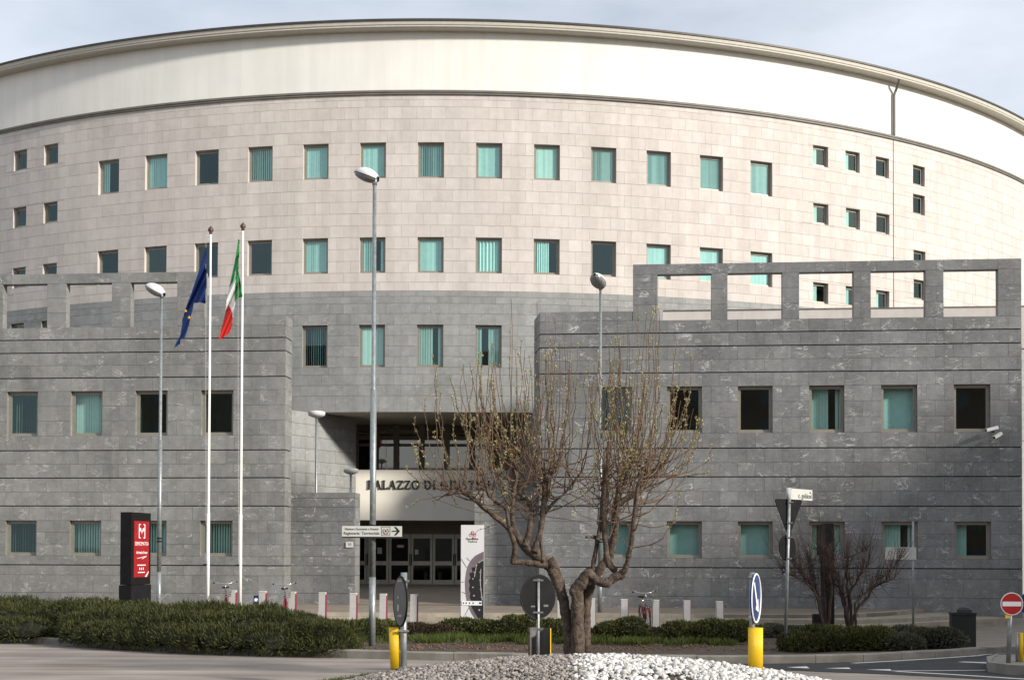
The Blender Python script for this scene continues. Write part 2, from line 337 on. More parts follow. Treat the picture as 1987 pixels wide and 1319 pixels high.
def text(body, size, loc, parent, m, name='lettering', rot=(math.pi / 2, 0, 0), sx=1.0, align='CENTER', ext=0.002, shear=0.0, bold=0.0):
    c = bpy.data.curves.new(name, 'FONT'); c.body = body; c.size = size; c.align_x = align; c.align_y = 'CENTER'; c.extrude = ext; c.shear = shear; c.offset = bold
    c.resolution_u = 3
    tmp = bpy.data.objects.new('tmp_text', c); COL.objects.link(tmp)
    me = bpy.data.meshes.new_from_object(tmp.evaluated_get(bpy.context.evaluated_depsgraph_get())); bpy.data.objects.remove(tmp)
    me.name = name; me.materials.clear(); me.materials.append(M[m])
    o = bpy.data.objects.new(name, me); COL.objects.link(o)
    o.parent = parent; o.location = loc; o.rotation_euler = rot; o.scale = (sx, 1, 1); return o
def copy_tree(o, parent=None):
    c = o.copy(); COL.objects.link(c); c.parent = parent
    for ch in list(o.children): copy_tree(ch, c)
    return c
def disc_poly(r, n=32, cx=0, cz=0, rx=None):
    return [(cx + (rx or r) * math.cos(2 * math.pi * k / n), cz + r * math.sin(2 * math.pi * k / n)) for k in range(n)]

# ------------------------------------------------------------------ wall cladding
def rect_sub(r, h):
    u0, u1, z0, z1 = r; a, b, c, d = h
    if a >= u1 or b <= u0 or c >= z1 or d <= z0: return [r]
    out = []
    if d < z1: out.append((u0, u1, d, z1))
    if c > z0: out.append((u0, u1, z0, c))
    zz0, zz1 = max(z0, c), min(z1, d)
    if a > u0: out.append((u0, a, zz0, zz1))
    if b < u1: out.append((b, u1, zz0, zz1))
    return out
PANELS = []       # (area_px, surf, rect, material, thickness)
def courses_to_panels(surf, u0, u1, zs, wid, off, holes, m, gap=0.008, grooves=(), gg=0.038, minw=0.1, vis=None, th=0.06, vg=0.005):
    for ci in range(len(zs) - 1):
        zt, zb = zs[ci], zs[ci + 1]
        rects = []; k0 = math.floor((u0 - off) / wid) - 1; o = off + (0.5 * wid if ci % 2 else 0); k = k0
        while o + k * wid < u1:
            a, b = max(u0, o + k * wid), min(u1, o + (k + 1) * wid); k += 1
            if b - a > 0.03: rects.append((a, b, zb, zt))
        for h in holes: rects = [q for r in rects for q in rect_sub(r, h)]
        # merge slivers into their neighbour
        rects.sort(key=lambda r: (round(r[2], 3), r[0])); res = []
        for r in rects:
            if res and (r[1] - r[0] < minw or res[-1][1] - res[-1][0] < minw) and abs(res[-1][1] - r[0]) < 1e-4 and abs(res[-1][2] - r[2]) < 1e-4 and abs(res[-1][3] - r[3]) < 1e-4:
                res[-1] = (res[-1][0], r[1], r[2], r[3])
            else: res.append(r)
        for a, b, c, d in res:
            gt = gg / 2 if any(abs(d - g) < 0.01 for g in grooves) else gap / 2
            gb = gg / 2 if any(abs(c - g) < 0.01 for g in grooves) else gap / 2
            PANELS.append((surf, (a + vg / 2, b - vg / 2, c + gb, d - gt), m, th))
def backing(mb, surf, u0, u1, z0, z1, holes, d, step=0.6):
    zs = sorted({z0, z1} | {min(max(h[k], z0), z1) for h in holes for k in (2, 3)})
    for a, b in zip(zs[:-1], zs[1:]):
        if b - a < 1e-4: continue
        hs = sorted((max(h[0], u0), min(h[1], u1)) for h in holes if h[2] < (a + b) / 2 < h[3] and h[1] > u0 and h[0] < u1)
        cur = u0; segs = []
        for p, q in hs:
            if p > cur: segs.append((cur, p))
            cur = max(cur, q)
        if cur < u1: segs.append((cur, u1))
        for p, q in segs:
            n = max(1, int(math.ceil((q - p) / step)))
            for i in range(n):
                s0, s1 = p + (q - p) * i / n, p + (q - p) * (i + 1) / n
                mb.face([surf(s0, a, d), surf(s1, a, d), surf(s1, b, d), surf(s0, b, d)])
def S_drum(u, z, d):
    th = u / RAD; r = RAD + d; return (CX + r * math.sin(th), CY - r * math.cos(th), z)
_n = (-WK / NK, -1 / NK); _e = (1 / NK, -WK / NK)
def S_wing(u, z, d): return (_e[0] * u + _n[0] * d, WD + _e[1] * u + _n[1] * d, z)
def seg_surf(p, q):
    p, q = Vector(p), Vector(q); e = (q - p); L = e.length; e /= L; n = Vector((e.y, -e.x))
    def S(u, z, d): return (p.x + e.x * u + n.x * d, p.y + e.y * u + n.y * d, z)
    return S, L

# ================================================================== COURTHOUSE
court = empty('courthouse', (0, WD + 4, 0), 0, 'round pale stone courthouse with veined grey stone wings and recessed glass entrance', 'building')
court.location = (0, 0, 0)
WINDOWS = []
def add_window(surf, u0, u1, z0, z1, style, depth=0.15, fr=0.055):
    """opening in a wall: reveal, frame, tinted pane, blind and room behind"""
    w = MB(); d0, d1 = -depth, -depth - 0.06
    def bar(a, b, c, d, p=d0, q=d1):
        w.hexa([surf(a, c, p), surf(b, c, p), surf(b, c, q), surf(a, c, q), surf(a, d, p), surf(b, d, p), surf(b, d, q), surf(a, d, q)])
    bar(u0, u0 + fr, z0, z1); bar(u1 - fr, u1, z0, z1); bar(u0 + fr, u1 - fr, z1 - fr, z1); bar(u0 + fr, u1 - fr, z0, z0 + fr * 1.25)
    i = fr + 0.006; s = 0.038; e0, e1 = d0 - 0.018, d1 - 0.02      # the sash, a step behind
    bar(u0 + i, u0 + i + s, z0 + i * 1.2, z1 - i, e0, e1); bar(u1 - i - s, u1 - i, z0 + i * 1.2, z1 - i, e0, e1)
    bar(u0 + i + s, u1 - i - s, z1 - i - s, z1 - i, e0, e1); bar(u0 + i + s, u1 - i - s, z0 + i * 1.2, z0 + i * 1.2 + s, e0, e1)
    # little sill lugs
    o = w.build('window', 'alu', court)
    p = MB(); k = i + 0.01; pd = d0 - 0.03; j_ = [random.uniform(-.006, .006) for _ in range(3)]
    p.face([surf(u0 + k, z0 + k, pd + j_[0]), surf(u1 - k, z0 + k, pd + j_[1]), surf(u1 - k, z1 - k, pd + j_[1] + j_[2]), surf(u0 + k, z1 - k, pd + j_[0] + j_[2])]); p.build('pane', 'glass', o)
    b = MB(); bd = d1 - (0.26 if surf is S_wing else 0.012); a0, a1 = u0 + 0.02, u1 - 0.02; zt, zb = z1 - 0.03, z0 + 0.05
    W = a1 - a0
    def slats(x0, x1, ang, pitch=0.089, sw=0.094):
        n = int((x1 - x0) / pitch)
        for q in range(n):
            c = x0 + (q + 0.5) * (x1 - x0) / n; t = ang + random.uniform(-0.12, 0.12); hx, hd = sw / 2 * math.cos(t), sw / 2 * math.sin(t)
            b.face([surf(c - hx, zb, bd - hd), surf(c + hx, zb, bd + hd), surf(c + hx, zt, bd + hd), surf(c - hx, zt, bd - hd)])
    def folds(x0, x1):
        n = 40; pr = None
        for q in range(n + 1):
            c = x0 + (x1 - x0) * q / n; dd = bd + 0.03 * math.sin(q * 1.1 + u0) + 0.015 * math.sin(q * 2.3)
            cur = (surf(c, zb, dd), surf(c, zt, dd))
            if pr: b.face([pr[0], cur[0], cur[1], pr[1]])
            pr = cur
    if style == 'closed': slats(a0, a1, 0.12)
    elif style == 'slats': slats(a0, a1, 0.55)
    elif style == 'open': slats(a0, a1, 1.12)
    elif style == 'half': slats(a0, a0 + W * 0.42, 0.2)
    elif style == 'part': slats(a0, a0 + W * 0.6, 0.25); slats(a0 + W * 0.8, a1, 0.2)
    elif style == 'gap': slats(a0, a0 + W * 0.25, 0.2); slats(a0 + W * 0.5, a1, 0.2)
    elif style == 'curtain': folds(a0, a0 + W * random.choice([0.62, 1.0]))
    elif style == 'drape': folds(a0, a1)
    if b.f: b.build('blind', random.choice(['blind', 'blind', 'blind2', 'blind3']), o)
    r = MB(); q0, q1 = d1 - 0.06, d1 - 1.6; g = 0.35
    A = [surf(u0 - g * 0, z0, q0), surf(u1 + g * 0, z0, q0), surf(u1, z1, q0), surf(u0, z1, q0)]; B = [surf(u0, z0, q1), surf(u1, z0, q1), surf(u1, z1, q1), surf(u0, z1, q1)]
    r.face([B[0], B[1], B[2], B[3]])
    for x, y in ((0, 1), (1, 2), (2, 3), (3, 0)): r.face([A[x], A[y], B[y], B[x]])
    r.build('room', 'room', o)
    WINDOWS.append((surf, (u0, u1, z0, z1)))
    return o
def reveals(mb, surf, h, depth=0.32, front=-0.004):
    u0, u1, z0, z1 = h; P = [(u0, z0), (u1, z0), (u1, z1), (u0, z1)]
    for i in range(4):
        a, b = P[i], P[(i + 1) % 4]
        mb.face([surf(a[0], a[1], front), surf(b[0], b[1], front), surf(b[0], b[1], -depth), surf(a[0], a[1], -depth)], flip=True)

# ---- drum
Z1, Z2, Z3, ZC, ZT = 18.489, 14.581, 10.982, 20.634, 12.377
CP = (Z1 - Z2) / 8; ZB = 7.40
drum_holes = []
row1 = ['half', 'closed', 'none', 'slats', 'closed', 'closed', 'slats', 'closed', 'closed', 'slats', 'slats', 'slats', 'slats']
row2 = ['none', 'none', 'none', 'none', 'closed', 'part', 'closed', 'drape', 'curtain', 'none', 'closed', 'closed', 'closed']
row3 = {4: 'open', 5: 'closed', 6: 'part', 7: 'gap'}
def drum_win(u0, u1, z0, z1, st):
    drum_holes.append((u0, u1, z0, z1)); add_window(S_drum, u0, u1, z0, z1, st)
for k in range(13):
    th = PHI + DW * (k - 6); u0, u1 = th * RAD, (th + WW) * RAD
    drum_win(u0, u1, Z1 - 3 * CP, Z1, row1[k]); drum_win(u0, u1, Z2 - 3 * CP, Z2, row2[k])
    if k in row3: drum_win(u0, u1, Z3 - 1.74, Z3, row3[k])
small = [(1577.6, 281.1, 'half'), (1640.7, 291.9, 'half'), (1699.6, 303.2, 'none'), (1578.2, 393.4, 'half'), (1641.5, 402.8, 'half'), (1700.4, 412.7, 'none'),
         (1771.5, 319.4, 'none'), (1771.7, 375.8, 'none'), (1772.8, 484.5, 'none'), (1773, 541.5, 'none'),
         (27.3, 294, 'none'), (85.8, 282.4, 'none'), (25.8, 404.3, 'none'), (84.5, 394.5, 'none'), (24.5, 521, 'none'), (83, 513, 'none'), (21, 629, 'none'), (80, 623, 'none')]
for x, y, st in small:
    th, z = cyl(x, y); drum_win(th * RAD, th * RAD + 0.82, z - 0.90, z, st)
for x, y in ((1577.6, 281.1), (1640.7, 291.9), (1699.6, 303.2)):
    th, z = cyl(x, y); zz = z - 2 * (Z1 - Z2) - 0.0 if False else cyl(x, y)[1] - 6.02; drum_win(th * RAD, th * RAD + 0.82, zz - 0.90, zz, 'half')
UL, UR = -0.80 * RAD, 1.02 * RAD
pw = DW * RAD / 4; poff = (PHI + WW / 2) * RAD
zs_p = [20.46, 20.25, Z1 + 3 * CP] + [Z1 + (2 - i) * CP for i in range(0, 14)] + [12.73, ZT]
zs_p = [z for i, z in enumerate(zs_p) if i == 0 or z < zs_p[i - 1] - 0.05]
courses_to_panels(S_drum, UL, UR, zs_p, pw, poff, drum_holes, 'pink', gap=0.009)
zs_g = [ZT, 12.14, 11.86, 11.44, Z3, Z3 - .435, Z3 - .87, Z3 - 1.305, Z3 - 1.74, 8.94, 8.5, 8.07, ZB]
courses_to_panels(S_drum, UL, UR, zs_g, pw, poff, drum_holes, 'lgrey', gap=0.009)
mb = MB(); backing(mb, S_drum, -1.3 * RAD, 1.3 * RAD, ZB, 20.5, drum_holes, -0.05)
mb.build('drum_wall', 'joint', court)
for a_, b_ in ((-1.3, -0.165), (0.135, 1.3)):
    mb = MB(); backing(mb, S_drum, a_ * RAD, b_ * RAD, -0.6, ZB - 0.004, [], -0.05); mb.build('drum_base_wall', 'lgrey', court)
mb = MB()
for h in drum_holes: mb.cm = 0 if h[3] > ZT else 1; mb.cs = random.random(); reveals(mb, S_drum, h)
mb.build('drum_window_reveals', ['pink', 'lgrey'], court)['kind'] = 'stuff'
# drum: soffit edge over the entrance, cornice, plaster attic, eave
def ring(mb, prof, a0=-1.3, a1=1.3, n=150, closed=False):
    for i in range(n):
        t0, t1 = a0 + (a1 - a0) * i / n, a0 + (a1 - a0) * (i + 1) / n
        for (r0, z0), (r1, z1) in zip(prof[:-1], prof[1:]):
            mb.face([S_drum(t0 * RAD, z0, r0), S_drum(t1 * RAD, z0, r0), S_drum(t1 * RAD, z1, r1), S_drum(t0 * RAD, z1, r1)])
mb = MB(); ring(mb, [(-0.02, 20.455), (0.07, 20.455), (0.07, 20.52), (0.10, 20.535), (0.10, 20.61), (0.03, 20.645), (-0.05, 20.645)]); mb.build('cornice', 'cornice', court)
mb = MB(); ring(mb, [(-0.03, 20.60), (-0.03, 23.25)]); mb.build('attic_wall', 'plaster', court)
ZE = 23.06
mb = MB(); ring(mb, [(-0.05, ZE), (0.20, ZE + 0.02), (0.23, ZE - 0.01), (0.36, ZE + 0.0), (0.43, ZE + 0.05), (0.43, ZE + 0.10), (0.46, ZE + 0.13), (0.48, ZE + 0.27)]); mb.build('eave', 'fascia', court, smooth=False)
mb = MB(); ring(mb, [(0.475, ZE + 0.265), (0.52, ZE + 0.265), (0.52, ZE + 0.345), (0.2, ZE + 0.42), (-38.0, ZE + 1.0)]); mb.build('roof', 'roofedge', court)
# downpipe on the attic and the expansion joint below it
th1, _ = cyl(1733, 200); th2, _ = cyl(1752, 140, RAD + 0.6)
mb = MB(); mb.tube([S_drum(th2 * RAD, ZE + 0.02, 0.40), S_drum(th2 * RAD, ZE - 0.10, 0.36), S_drum(th1 * RAD + 0.05, ZE - 0.42, 0.10), S_drum(th1 * RAD, ZE - 0.60, 0.07), S_drum(th1 * RAD, 20.64, 0.07)], 0.06, 8)
mb.build('downpipe', 'cornice', court)
mb = MB(); mb.tube([S_drum(th1 * RAD, 20.46, 0.01), S_drum(th1 * RAD, 8.0, 0.01)], 0.014, 6); mb.build('expansion_joint', 'cornice', court)

# ---- wings
def wz(y, x=1440): return wing(x, y)[1]
TOP, BEAM, OPB, LOW = wz(509.9), wz(529.8), wz(619.3), wz(604.5, 1140)
gA, gB, gC, gD, gE, gF, gG = wz(644.3), wz(670.7), wz(721.9), wz(869), wz(924.7), wz(981.4), wz(1101)
W1T, W1B, W2T, W2B = wz(748.8), wz(839.4), wz(1011), wz(1082.5)
PLI, BASE = wz(1157), -0.45
GROOVES = (gA, gB, gC, gD, gE, gF, gG)
zs_w = [OPB, gA, gB, wz(696.5), gC, W1T, W1T - (W1T - W1B) / 3, W1T - (W1T - W1B) * 2 / 3, W1B, gD, (gD + gE) / 2, gE, (gE + gF) / 2, gF, W2T, W2T - (W2T - W2B) / 3, W2T - (W2T - W2B) * 2 / 3, W2B, gG, wz(1121), PLI]
LEND, REND = wing(553.5, 800)[0], wing(1047, 800)[0]
LFAR, RFAR = -26.0, wing(1983, 800)[0]
wing_holes = []
def U(x, y=800): return wing(x, y)[0]
lw = [(13.2, 73.4), (136.9, 198.4), (262.7, 325), (390, 452.8)]; rw = [(1159, 1225.7), (1294.6, 1362), (1432, 1499), (1570.3, 1638.4), (1710, 1780), (1851.2, 1921.8)]
lst = (['open', 'closed', 'none', 'none'], ['open', 'slats', 'slats', 'slats']); rst = (['none', 'none', 'none', 'part', 'closed', 'none'], ['closed', 'closed', 'closed', 'gap', 'part', 'half'])
for ws, st in ((lw, lst), (rw, rst)):
    for i, (a, b) in enumerate(ws):
        u0, u1 = U(a), U(b)
        for zt, zb, s in ((W1T, W1B, st[0][i]), (W2T, W2B, st[1][i])):
            wing_holes.append((u0, u1, zb, zt)); add_window(S_wing, u0, u1, zb, zt, s, depth=0.15, fr=0.06)
sp = (U(1710) - U(1432)) / 2 / 4
courses_to_panels(S_wing, LFAR, LEND, zs_w, sp, U(169), wing_holes, 'grey', grooves=GROOVES)
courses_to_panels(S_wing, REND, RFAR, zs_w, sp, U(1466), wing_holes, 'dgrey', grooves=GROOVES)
for a, b, m in ((LFAR, LEND, 'grey'), (REND, RFAR, 'dgrey')):          # plinth, a little proud
    courses_to_panels(lambda u, z, d: S_wing(u, z, d + 0.03), a, b, [PLI - 0.002, BASE], 1.25, a, [], m, th=0.09)
# low parapet course beside the entrance and the open frame of piers above
PT = 0.33
lop = [(5.7, 92), (128.4, 217.5), (253.6, 344)]; rop = [(1276, 1380.5), (1411.5, 1518), (1550.5, 1656.5), (1689.5, 1796), (1830.6, 1937)]
UPL, UPR = U(397, 560), U(1228, 560)
par_holes = [(-26.5, U(-20, 560), OPB, BEAM)]
par_holes = [(U(-150, 560), U(-28, 560), OPB, BEAM)] + [(U(a, 560), U(b, 560), OPB, BEAM) for a, b in lop + rop]
fixl = []
for (a, b) in lop: pass
ph = (OPB - BEAM) / 3
zs_par = [TOP, BEAM, BEAM + ph, BEAM + 2 * ph, OPB]
courses_to_panels(S_wing, LFAR, UPL, zs_par, 1.0, U(20), par_holes, 'grey', minw=0.2)
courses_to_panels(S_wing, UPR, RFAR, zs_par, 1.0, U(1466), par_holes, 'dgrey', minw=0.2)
courses_to_panels(S_wing, UPL, LEND, [LOW, OPB], sp, U(169), [], 'grey')
courses_to_panels(S_wing, REND, UPR, [LOW, OPB], sp, U(1466), [], 'dgrey')
for a, b in ((LFAR, LEND), (REND, RFAR)):
    mb = MB(); backing(mb, S_wing, a, b, BASE, OPB, wing_holes, -0.058, 3); mb.build('wing_wall', 'djoint', court)
mb = MB()
for h in wing_holes: mb.cm = 0 if h[0] < 0 else 1; mb.cs = random.random(); reveals(mb, S_wing, h, 0.28)
mb.build('wing_window_reveals', ['grey', 'dgrey'], court)['kind'] = 'stuff'
def wbox(mb, u0, u1, z0, z1, d0, d1):
    mb.hexa([S_wing(u0, z0, d0), S_wing(u1, z0, d0), S_wing(u1, z0, d1), S_wing(u0, z0, d1), S_wing(u0, z1, d0), S_wing(u1, z1, d0), S_wing(u1, z1, d1), S_wing(u0, z1, d1)])
for nm, a, b, m in (('parapet_frame', LFAR, UPL, 'grey'), ('parapet_frame', UPR, RFAR, 'dgrey')):
    mb = MB(); e = 0.003
    hs = sorted(h for h in par_holes if h[0] > a - 1 and h[1] < b + 1)
    wbox(mb, a + e, b - e, BEAM, TOP - e, -0.058, -PT)
    cur = a + e
    for h in hs:
        if h[0] - cur > 0.05: mb.cs = random.random(); wbox(mb, cur, h[0] - e, OPB - 0.02, BEAM, -0.058, -PT)
        cur = h[1] + e
    if b - cur > 0.05: wbox(mb, cur, b - e, OPB - 0.02, BEAM, -0.058, -PT)
    # side cheeks run forward to the face of the cladding
    for h in hs:
        for uu, fl in ((h[0] - 0.002, False), (h[1] + 0.002, True)):
            for q in range(3):
                z0, z1 = OPB - ph * (q + 0) + 0.004 if False else OPB + (BEAM - OPB) * q / 3 + 0.004, OPB + (BEAM - OPB) * (q + 1) / 3 - 0.004
                mb.cs = random.random(); s = 0.004 if not fl else -0.004
                wbox(mb, min(uu, uu + s), max(uu, uu + s), z0, z1, -0.002, -PT + 0.002)
        mb.cs = 0.5; wbox(mb, h[0], h[1], BEAM - 0.004, BEAM - 0.001, -0.002, -PT + 0.002)
    mb.build(nm, m, court)
mb = MB()       # wing bodies behind the front walls: sill wall, roof, back upstand
for a, b, m in ((LFAR, LEND - 2.6, 0), (REND + 2.4, RFAR, 1)):
    mb.cm = m; wbox(mb, a, b, BASE, OPB - 0.25, -1.95, -4.4)
    wbox(mb, a, b, OPB - 0.6, OPB - 0.006, -0.06, -PT - 0.1)
for a, b, m in ((UPL, LEND - 0.004, 0), (REND + 0.004, UPR, 1)):
    mb.cm = m; wbox(mb, a, b, OPB - 0.3, LOW - 0.004, -0.06, -PT)
mb.build('wing_body', ['grey', 'dgrey'], court)
zu = wz(598, 1466)
mb = MB(); mb.cs = 0.9; ub = U(1276, 560) + 0.5
P0 = S_wing(ub, 0, -5.2)
wbox(mb, 5.25, RFAR + 2, OPB - 0.3, EYE + (zu - EYE) * 1.105, -5.2, -5.5); mb.build('roof_upstand', 'pink', court)
mb = MB(); mb.tube([S_wing(5.25, EYE + (zu - EYE) * 1.105 + 0.02, -5.18), S_wing(RFAR + 2, EYE + (zu - EYE) * 1.105 + 0.02, -5.18)], 0.02, 6); mb.build('upstand_trim', 'cornice', court)
# end returns of the wings
S_l, L_l = seg_surf(S_wing(LEND, 0, 0)[:2], S_wing(LEND, 0, -0.9)[:2])
courses_to_panels(S_l, 0.0, L_l, [LOW, OPB] + zs_w[1:] + [BASE], 3.0, -1.0, [], 'grey', grooves=GROOVES)
A = Vector(S_wing(REND, 0, 0)[:2]); B = at(1036.5, 700, 47.5).to_2d()
S_r, L_r = seg_surf(B, A)
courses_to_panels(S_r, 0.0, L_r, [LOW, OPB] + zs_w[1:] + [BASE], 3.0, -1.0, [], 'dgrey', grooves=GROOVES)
mb = MB()
for S, L in ((S_l, L_l), (S_r, L_r)): backing(mb, S, 0.0, L, BASE, LOW, [], -0.06, 3)
wbox(mb, LEND - 0.9, LEND - 0.062, BASE, LOW - 0.01, -0.34, -0.9)
mb.build('end_return_wall', 'djoint', court)

# ---- entrance
TERR = -0.18
S_low, _ = seg_surf(S_wing(LEND, 0, -0.9)[:2], S_wing(U(690, 1000), 0, -0.9)[:2])
uL = U(553.5) ; D9 = 0.9
def S_blk(u, z, d): return S_wing(u, z, d - 0.9)
bl0, bl1 = LEND, wing(689, 1000, 0.9)[0]; ZBL = wing(640, 955, 0.9)[1]
br0, br1 = wing(921, 1000, 0.9)[0], REND + 0.6; ZBR = wing(960, 951, 0.9)[1]
zs_b = [None, gF, W2T, W2T - (W2T - W2B) / 3, W2T - (W2T - W2B) * 2 / 3, W2B, gG, wz(1121), PLI, BASE]
for a, b, zt, m in ((bl0, bl1, ZBL, 'dgrey'), (br0, br1, ZBR, 'grey')):
    zz = [zt, (zt + gF) / 2 + 0.05] + zs_b[1:]
    zz = [z for z in zz if z <= zt]
    courses_to_panels(S_blk, a, b, zz, 0.62, a + 0.2, [], m, gap=0.012)
    S_, L_ = (seg_surf(S_blk(b, 0, 0)[:2], S_blk(b, 0, -0.85)[:2]) if a < -5 else seg_surf(S_blk(a, 0, -0.85)[:2], S_blk(a, 0, 0)[:2]))
    courses_to_panels(S_, 0, L_, zz, 2.0, -0.5, [], 'grey', gap=0.012)
    mb = MB(); wbox(mb, a + 0.06, b - 0.06, BASE, zt - 0.01, -0.96, -1.69); mb.build('entrance_screen_wall', 'dgrey', court)
# splayed side walls under the drum
for (p, q, m) in (((at(540, 800, 53.3)), (at(691, 850, 57.4)), 'lgrey'), ((at(986, 850, 57.6)), (at(1062, 800, 53.2)), 'grey')):
    S_, L_ = seg_surf(p.to_2d(), q.to_2d())
    zz = [ZB - 0.01] + [ZB - 0.01 - 0.5 * i for i in range(1, 16)]
    courses_to_panels(S_, 0, L_, zz, 0.62, 0.1, [], m, gap=0.012)
    mb = MB(); backing(mb, S_, 0, L_, BASE, ZB - 0.01, [], -0.055, 3); mb.build('splayed_wall', 'djoint', court)
ED = 60.2
def E(x, y, D=ED): return at(x, y, D)
xl, xr = E(680, 900).x, E(1000, 900).x
mb = MB()
for i in range(30):
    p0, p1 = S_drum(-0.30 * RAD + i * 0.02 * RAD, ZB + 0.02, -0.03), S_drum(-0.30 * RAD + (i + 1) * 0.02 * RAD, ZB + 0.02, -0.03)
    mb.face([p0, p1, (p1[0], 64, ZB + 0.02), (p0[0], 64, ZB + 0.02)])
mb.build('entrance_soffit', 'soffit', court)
# beam with the name
zb1, zb0 = E(800, 911.5).z, E(800, 1009).z
BDp = 57.5; zb1, zb0 = E(800, 911.5, BDp).z, E(800, 1009, BDp).z
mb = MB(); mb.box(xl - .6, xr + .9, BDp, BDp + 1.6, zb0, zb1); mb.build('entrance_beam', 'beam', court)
# glazed strip above the beam
strip = MB()
zt_, z2_, z3_ = ZB, E(800, 842).z, E(800, 863).z; zg0 = E(800, 916).z
xs = [E(x, 880).x for x in (690, 729, 769, 818, 867, 916, 965, 1012)]
for x in xs: strip.box(x - 0.13, x + 0.13, ED - 0.02, ED + 0.14, zg0 - .5, zt_)
for z, h in ((zg0 + 0.05, 0.05), (z3_, 0.06), (z2_, 0.07), (zt_ - 0.55, 0.12)): strip.box(xs[0], xs[-1], ED + 0.001, ED + 0.12, z - h, z + h)
gs = strip.build('glazed_strip', 'brown', court)
for a, b in zip(xs[:-1], xs[1:]):
    for c, d in ((zg0, z3_), (z3_, z2_), (z2_, zt_)):
        p = MB(); p.face([(a, ED + 0.08, c), (b, ED + 0.08, c), (b, ED + 0.08, d), (a, ED + 0.08, d)]); p.build('pane', 'sglass', gs)
p = MB(); p.box(xl - 1.3, xr + 1.5, ED + 3.0, ED + 3.1, zb0 + 0.001, ZB); p.build('lobby_wall', 'room', gs)
# doors
DD = 59.4; dz0, dz1 = E(760, 1133, DD).z, E(760, 1035.5, DD).z; dw = (E(880, 1080, DD).x - E(710, 1080, DD).x) / 4
dx0 = E(669.5, 1080, DD).x
mb = MB(); mb.box(dx0 - 2, dx0 + 8.2 * dw, DD + 2.6, DD + 2.7, dz0, zb0); mb.build('lobby_back_wall', 'room', court)
mb = MB(); mb.box(dx0 - 2, dx0 + 8.2 * dw, DD, DD + 0.1, dz1 + 0.002, zb0); mb.build('door_transom', 'brown', court)
for i in range(7):
    a, b = dx0 + i * dw + 0.012, dx0 + (i + 1) * dw - 0.012; d = MB(); f = 0.10
    zm = E(760, 1092, DD).z
    d.box(a, a + f, DD - 0.03, DD + 0.03, dz0, dz1); d.box(b - f, b, DD - 0.03, DD + 0.03, dz0, dz1)
    d.box(a + f, b - f, DD - 0.03, DD + 0.03, dz1 - 0.19, dz1); d.box(a + f, b - f, DD - 0.03, DD + 0.03, dz0, dz0 + 0.20); d.box(a + f, b - f, DD - 0.03, DD + 0.03, zm - 0.09, zm + 0.09)
    do = d.build('door', 'doorframe', court)
    for c, e in ((dz0 + 0.2, zm - 0.09), (zm + 0.09, dz1 - 0.19)):
        p = MB(); p.face([(a + f, DD, c), (b - f, DD, c), (b - f, DD, e), (a + f, DD, e)]); p.build('pane', 'dglass', do)
    h = MB(); hx = b - 0.03 if i % 2 == 0 else a + 0.03; h.tube([(hx, DD - 0.07, zm - 0.1), (hx, DD - 0.07, zm + 0.42)], 0.018, 6); h.build('handle', 'black', do)
    if i in (1, 2, 3):
        q = MB(); px_, pz = {1: (0.55, 0.55), 2: (0.5, 0.75), 3: (0.25, 0.5)}[i]; ww, hh = {1: (0.2, 0.28), 2: (0.3, 0.12), 3: (0.16, 0.22)}[i]
        q.box(a + px_ - ww / 2, a + px_ + ww / 2, DD - 0.012, DD - 0.006, zm + pz - hh / 2, zm + pz + hh / 2); q.build('notice', 'signwhite', do)
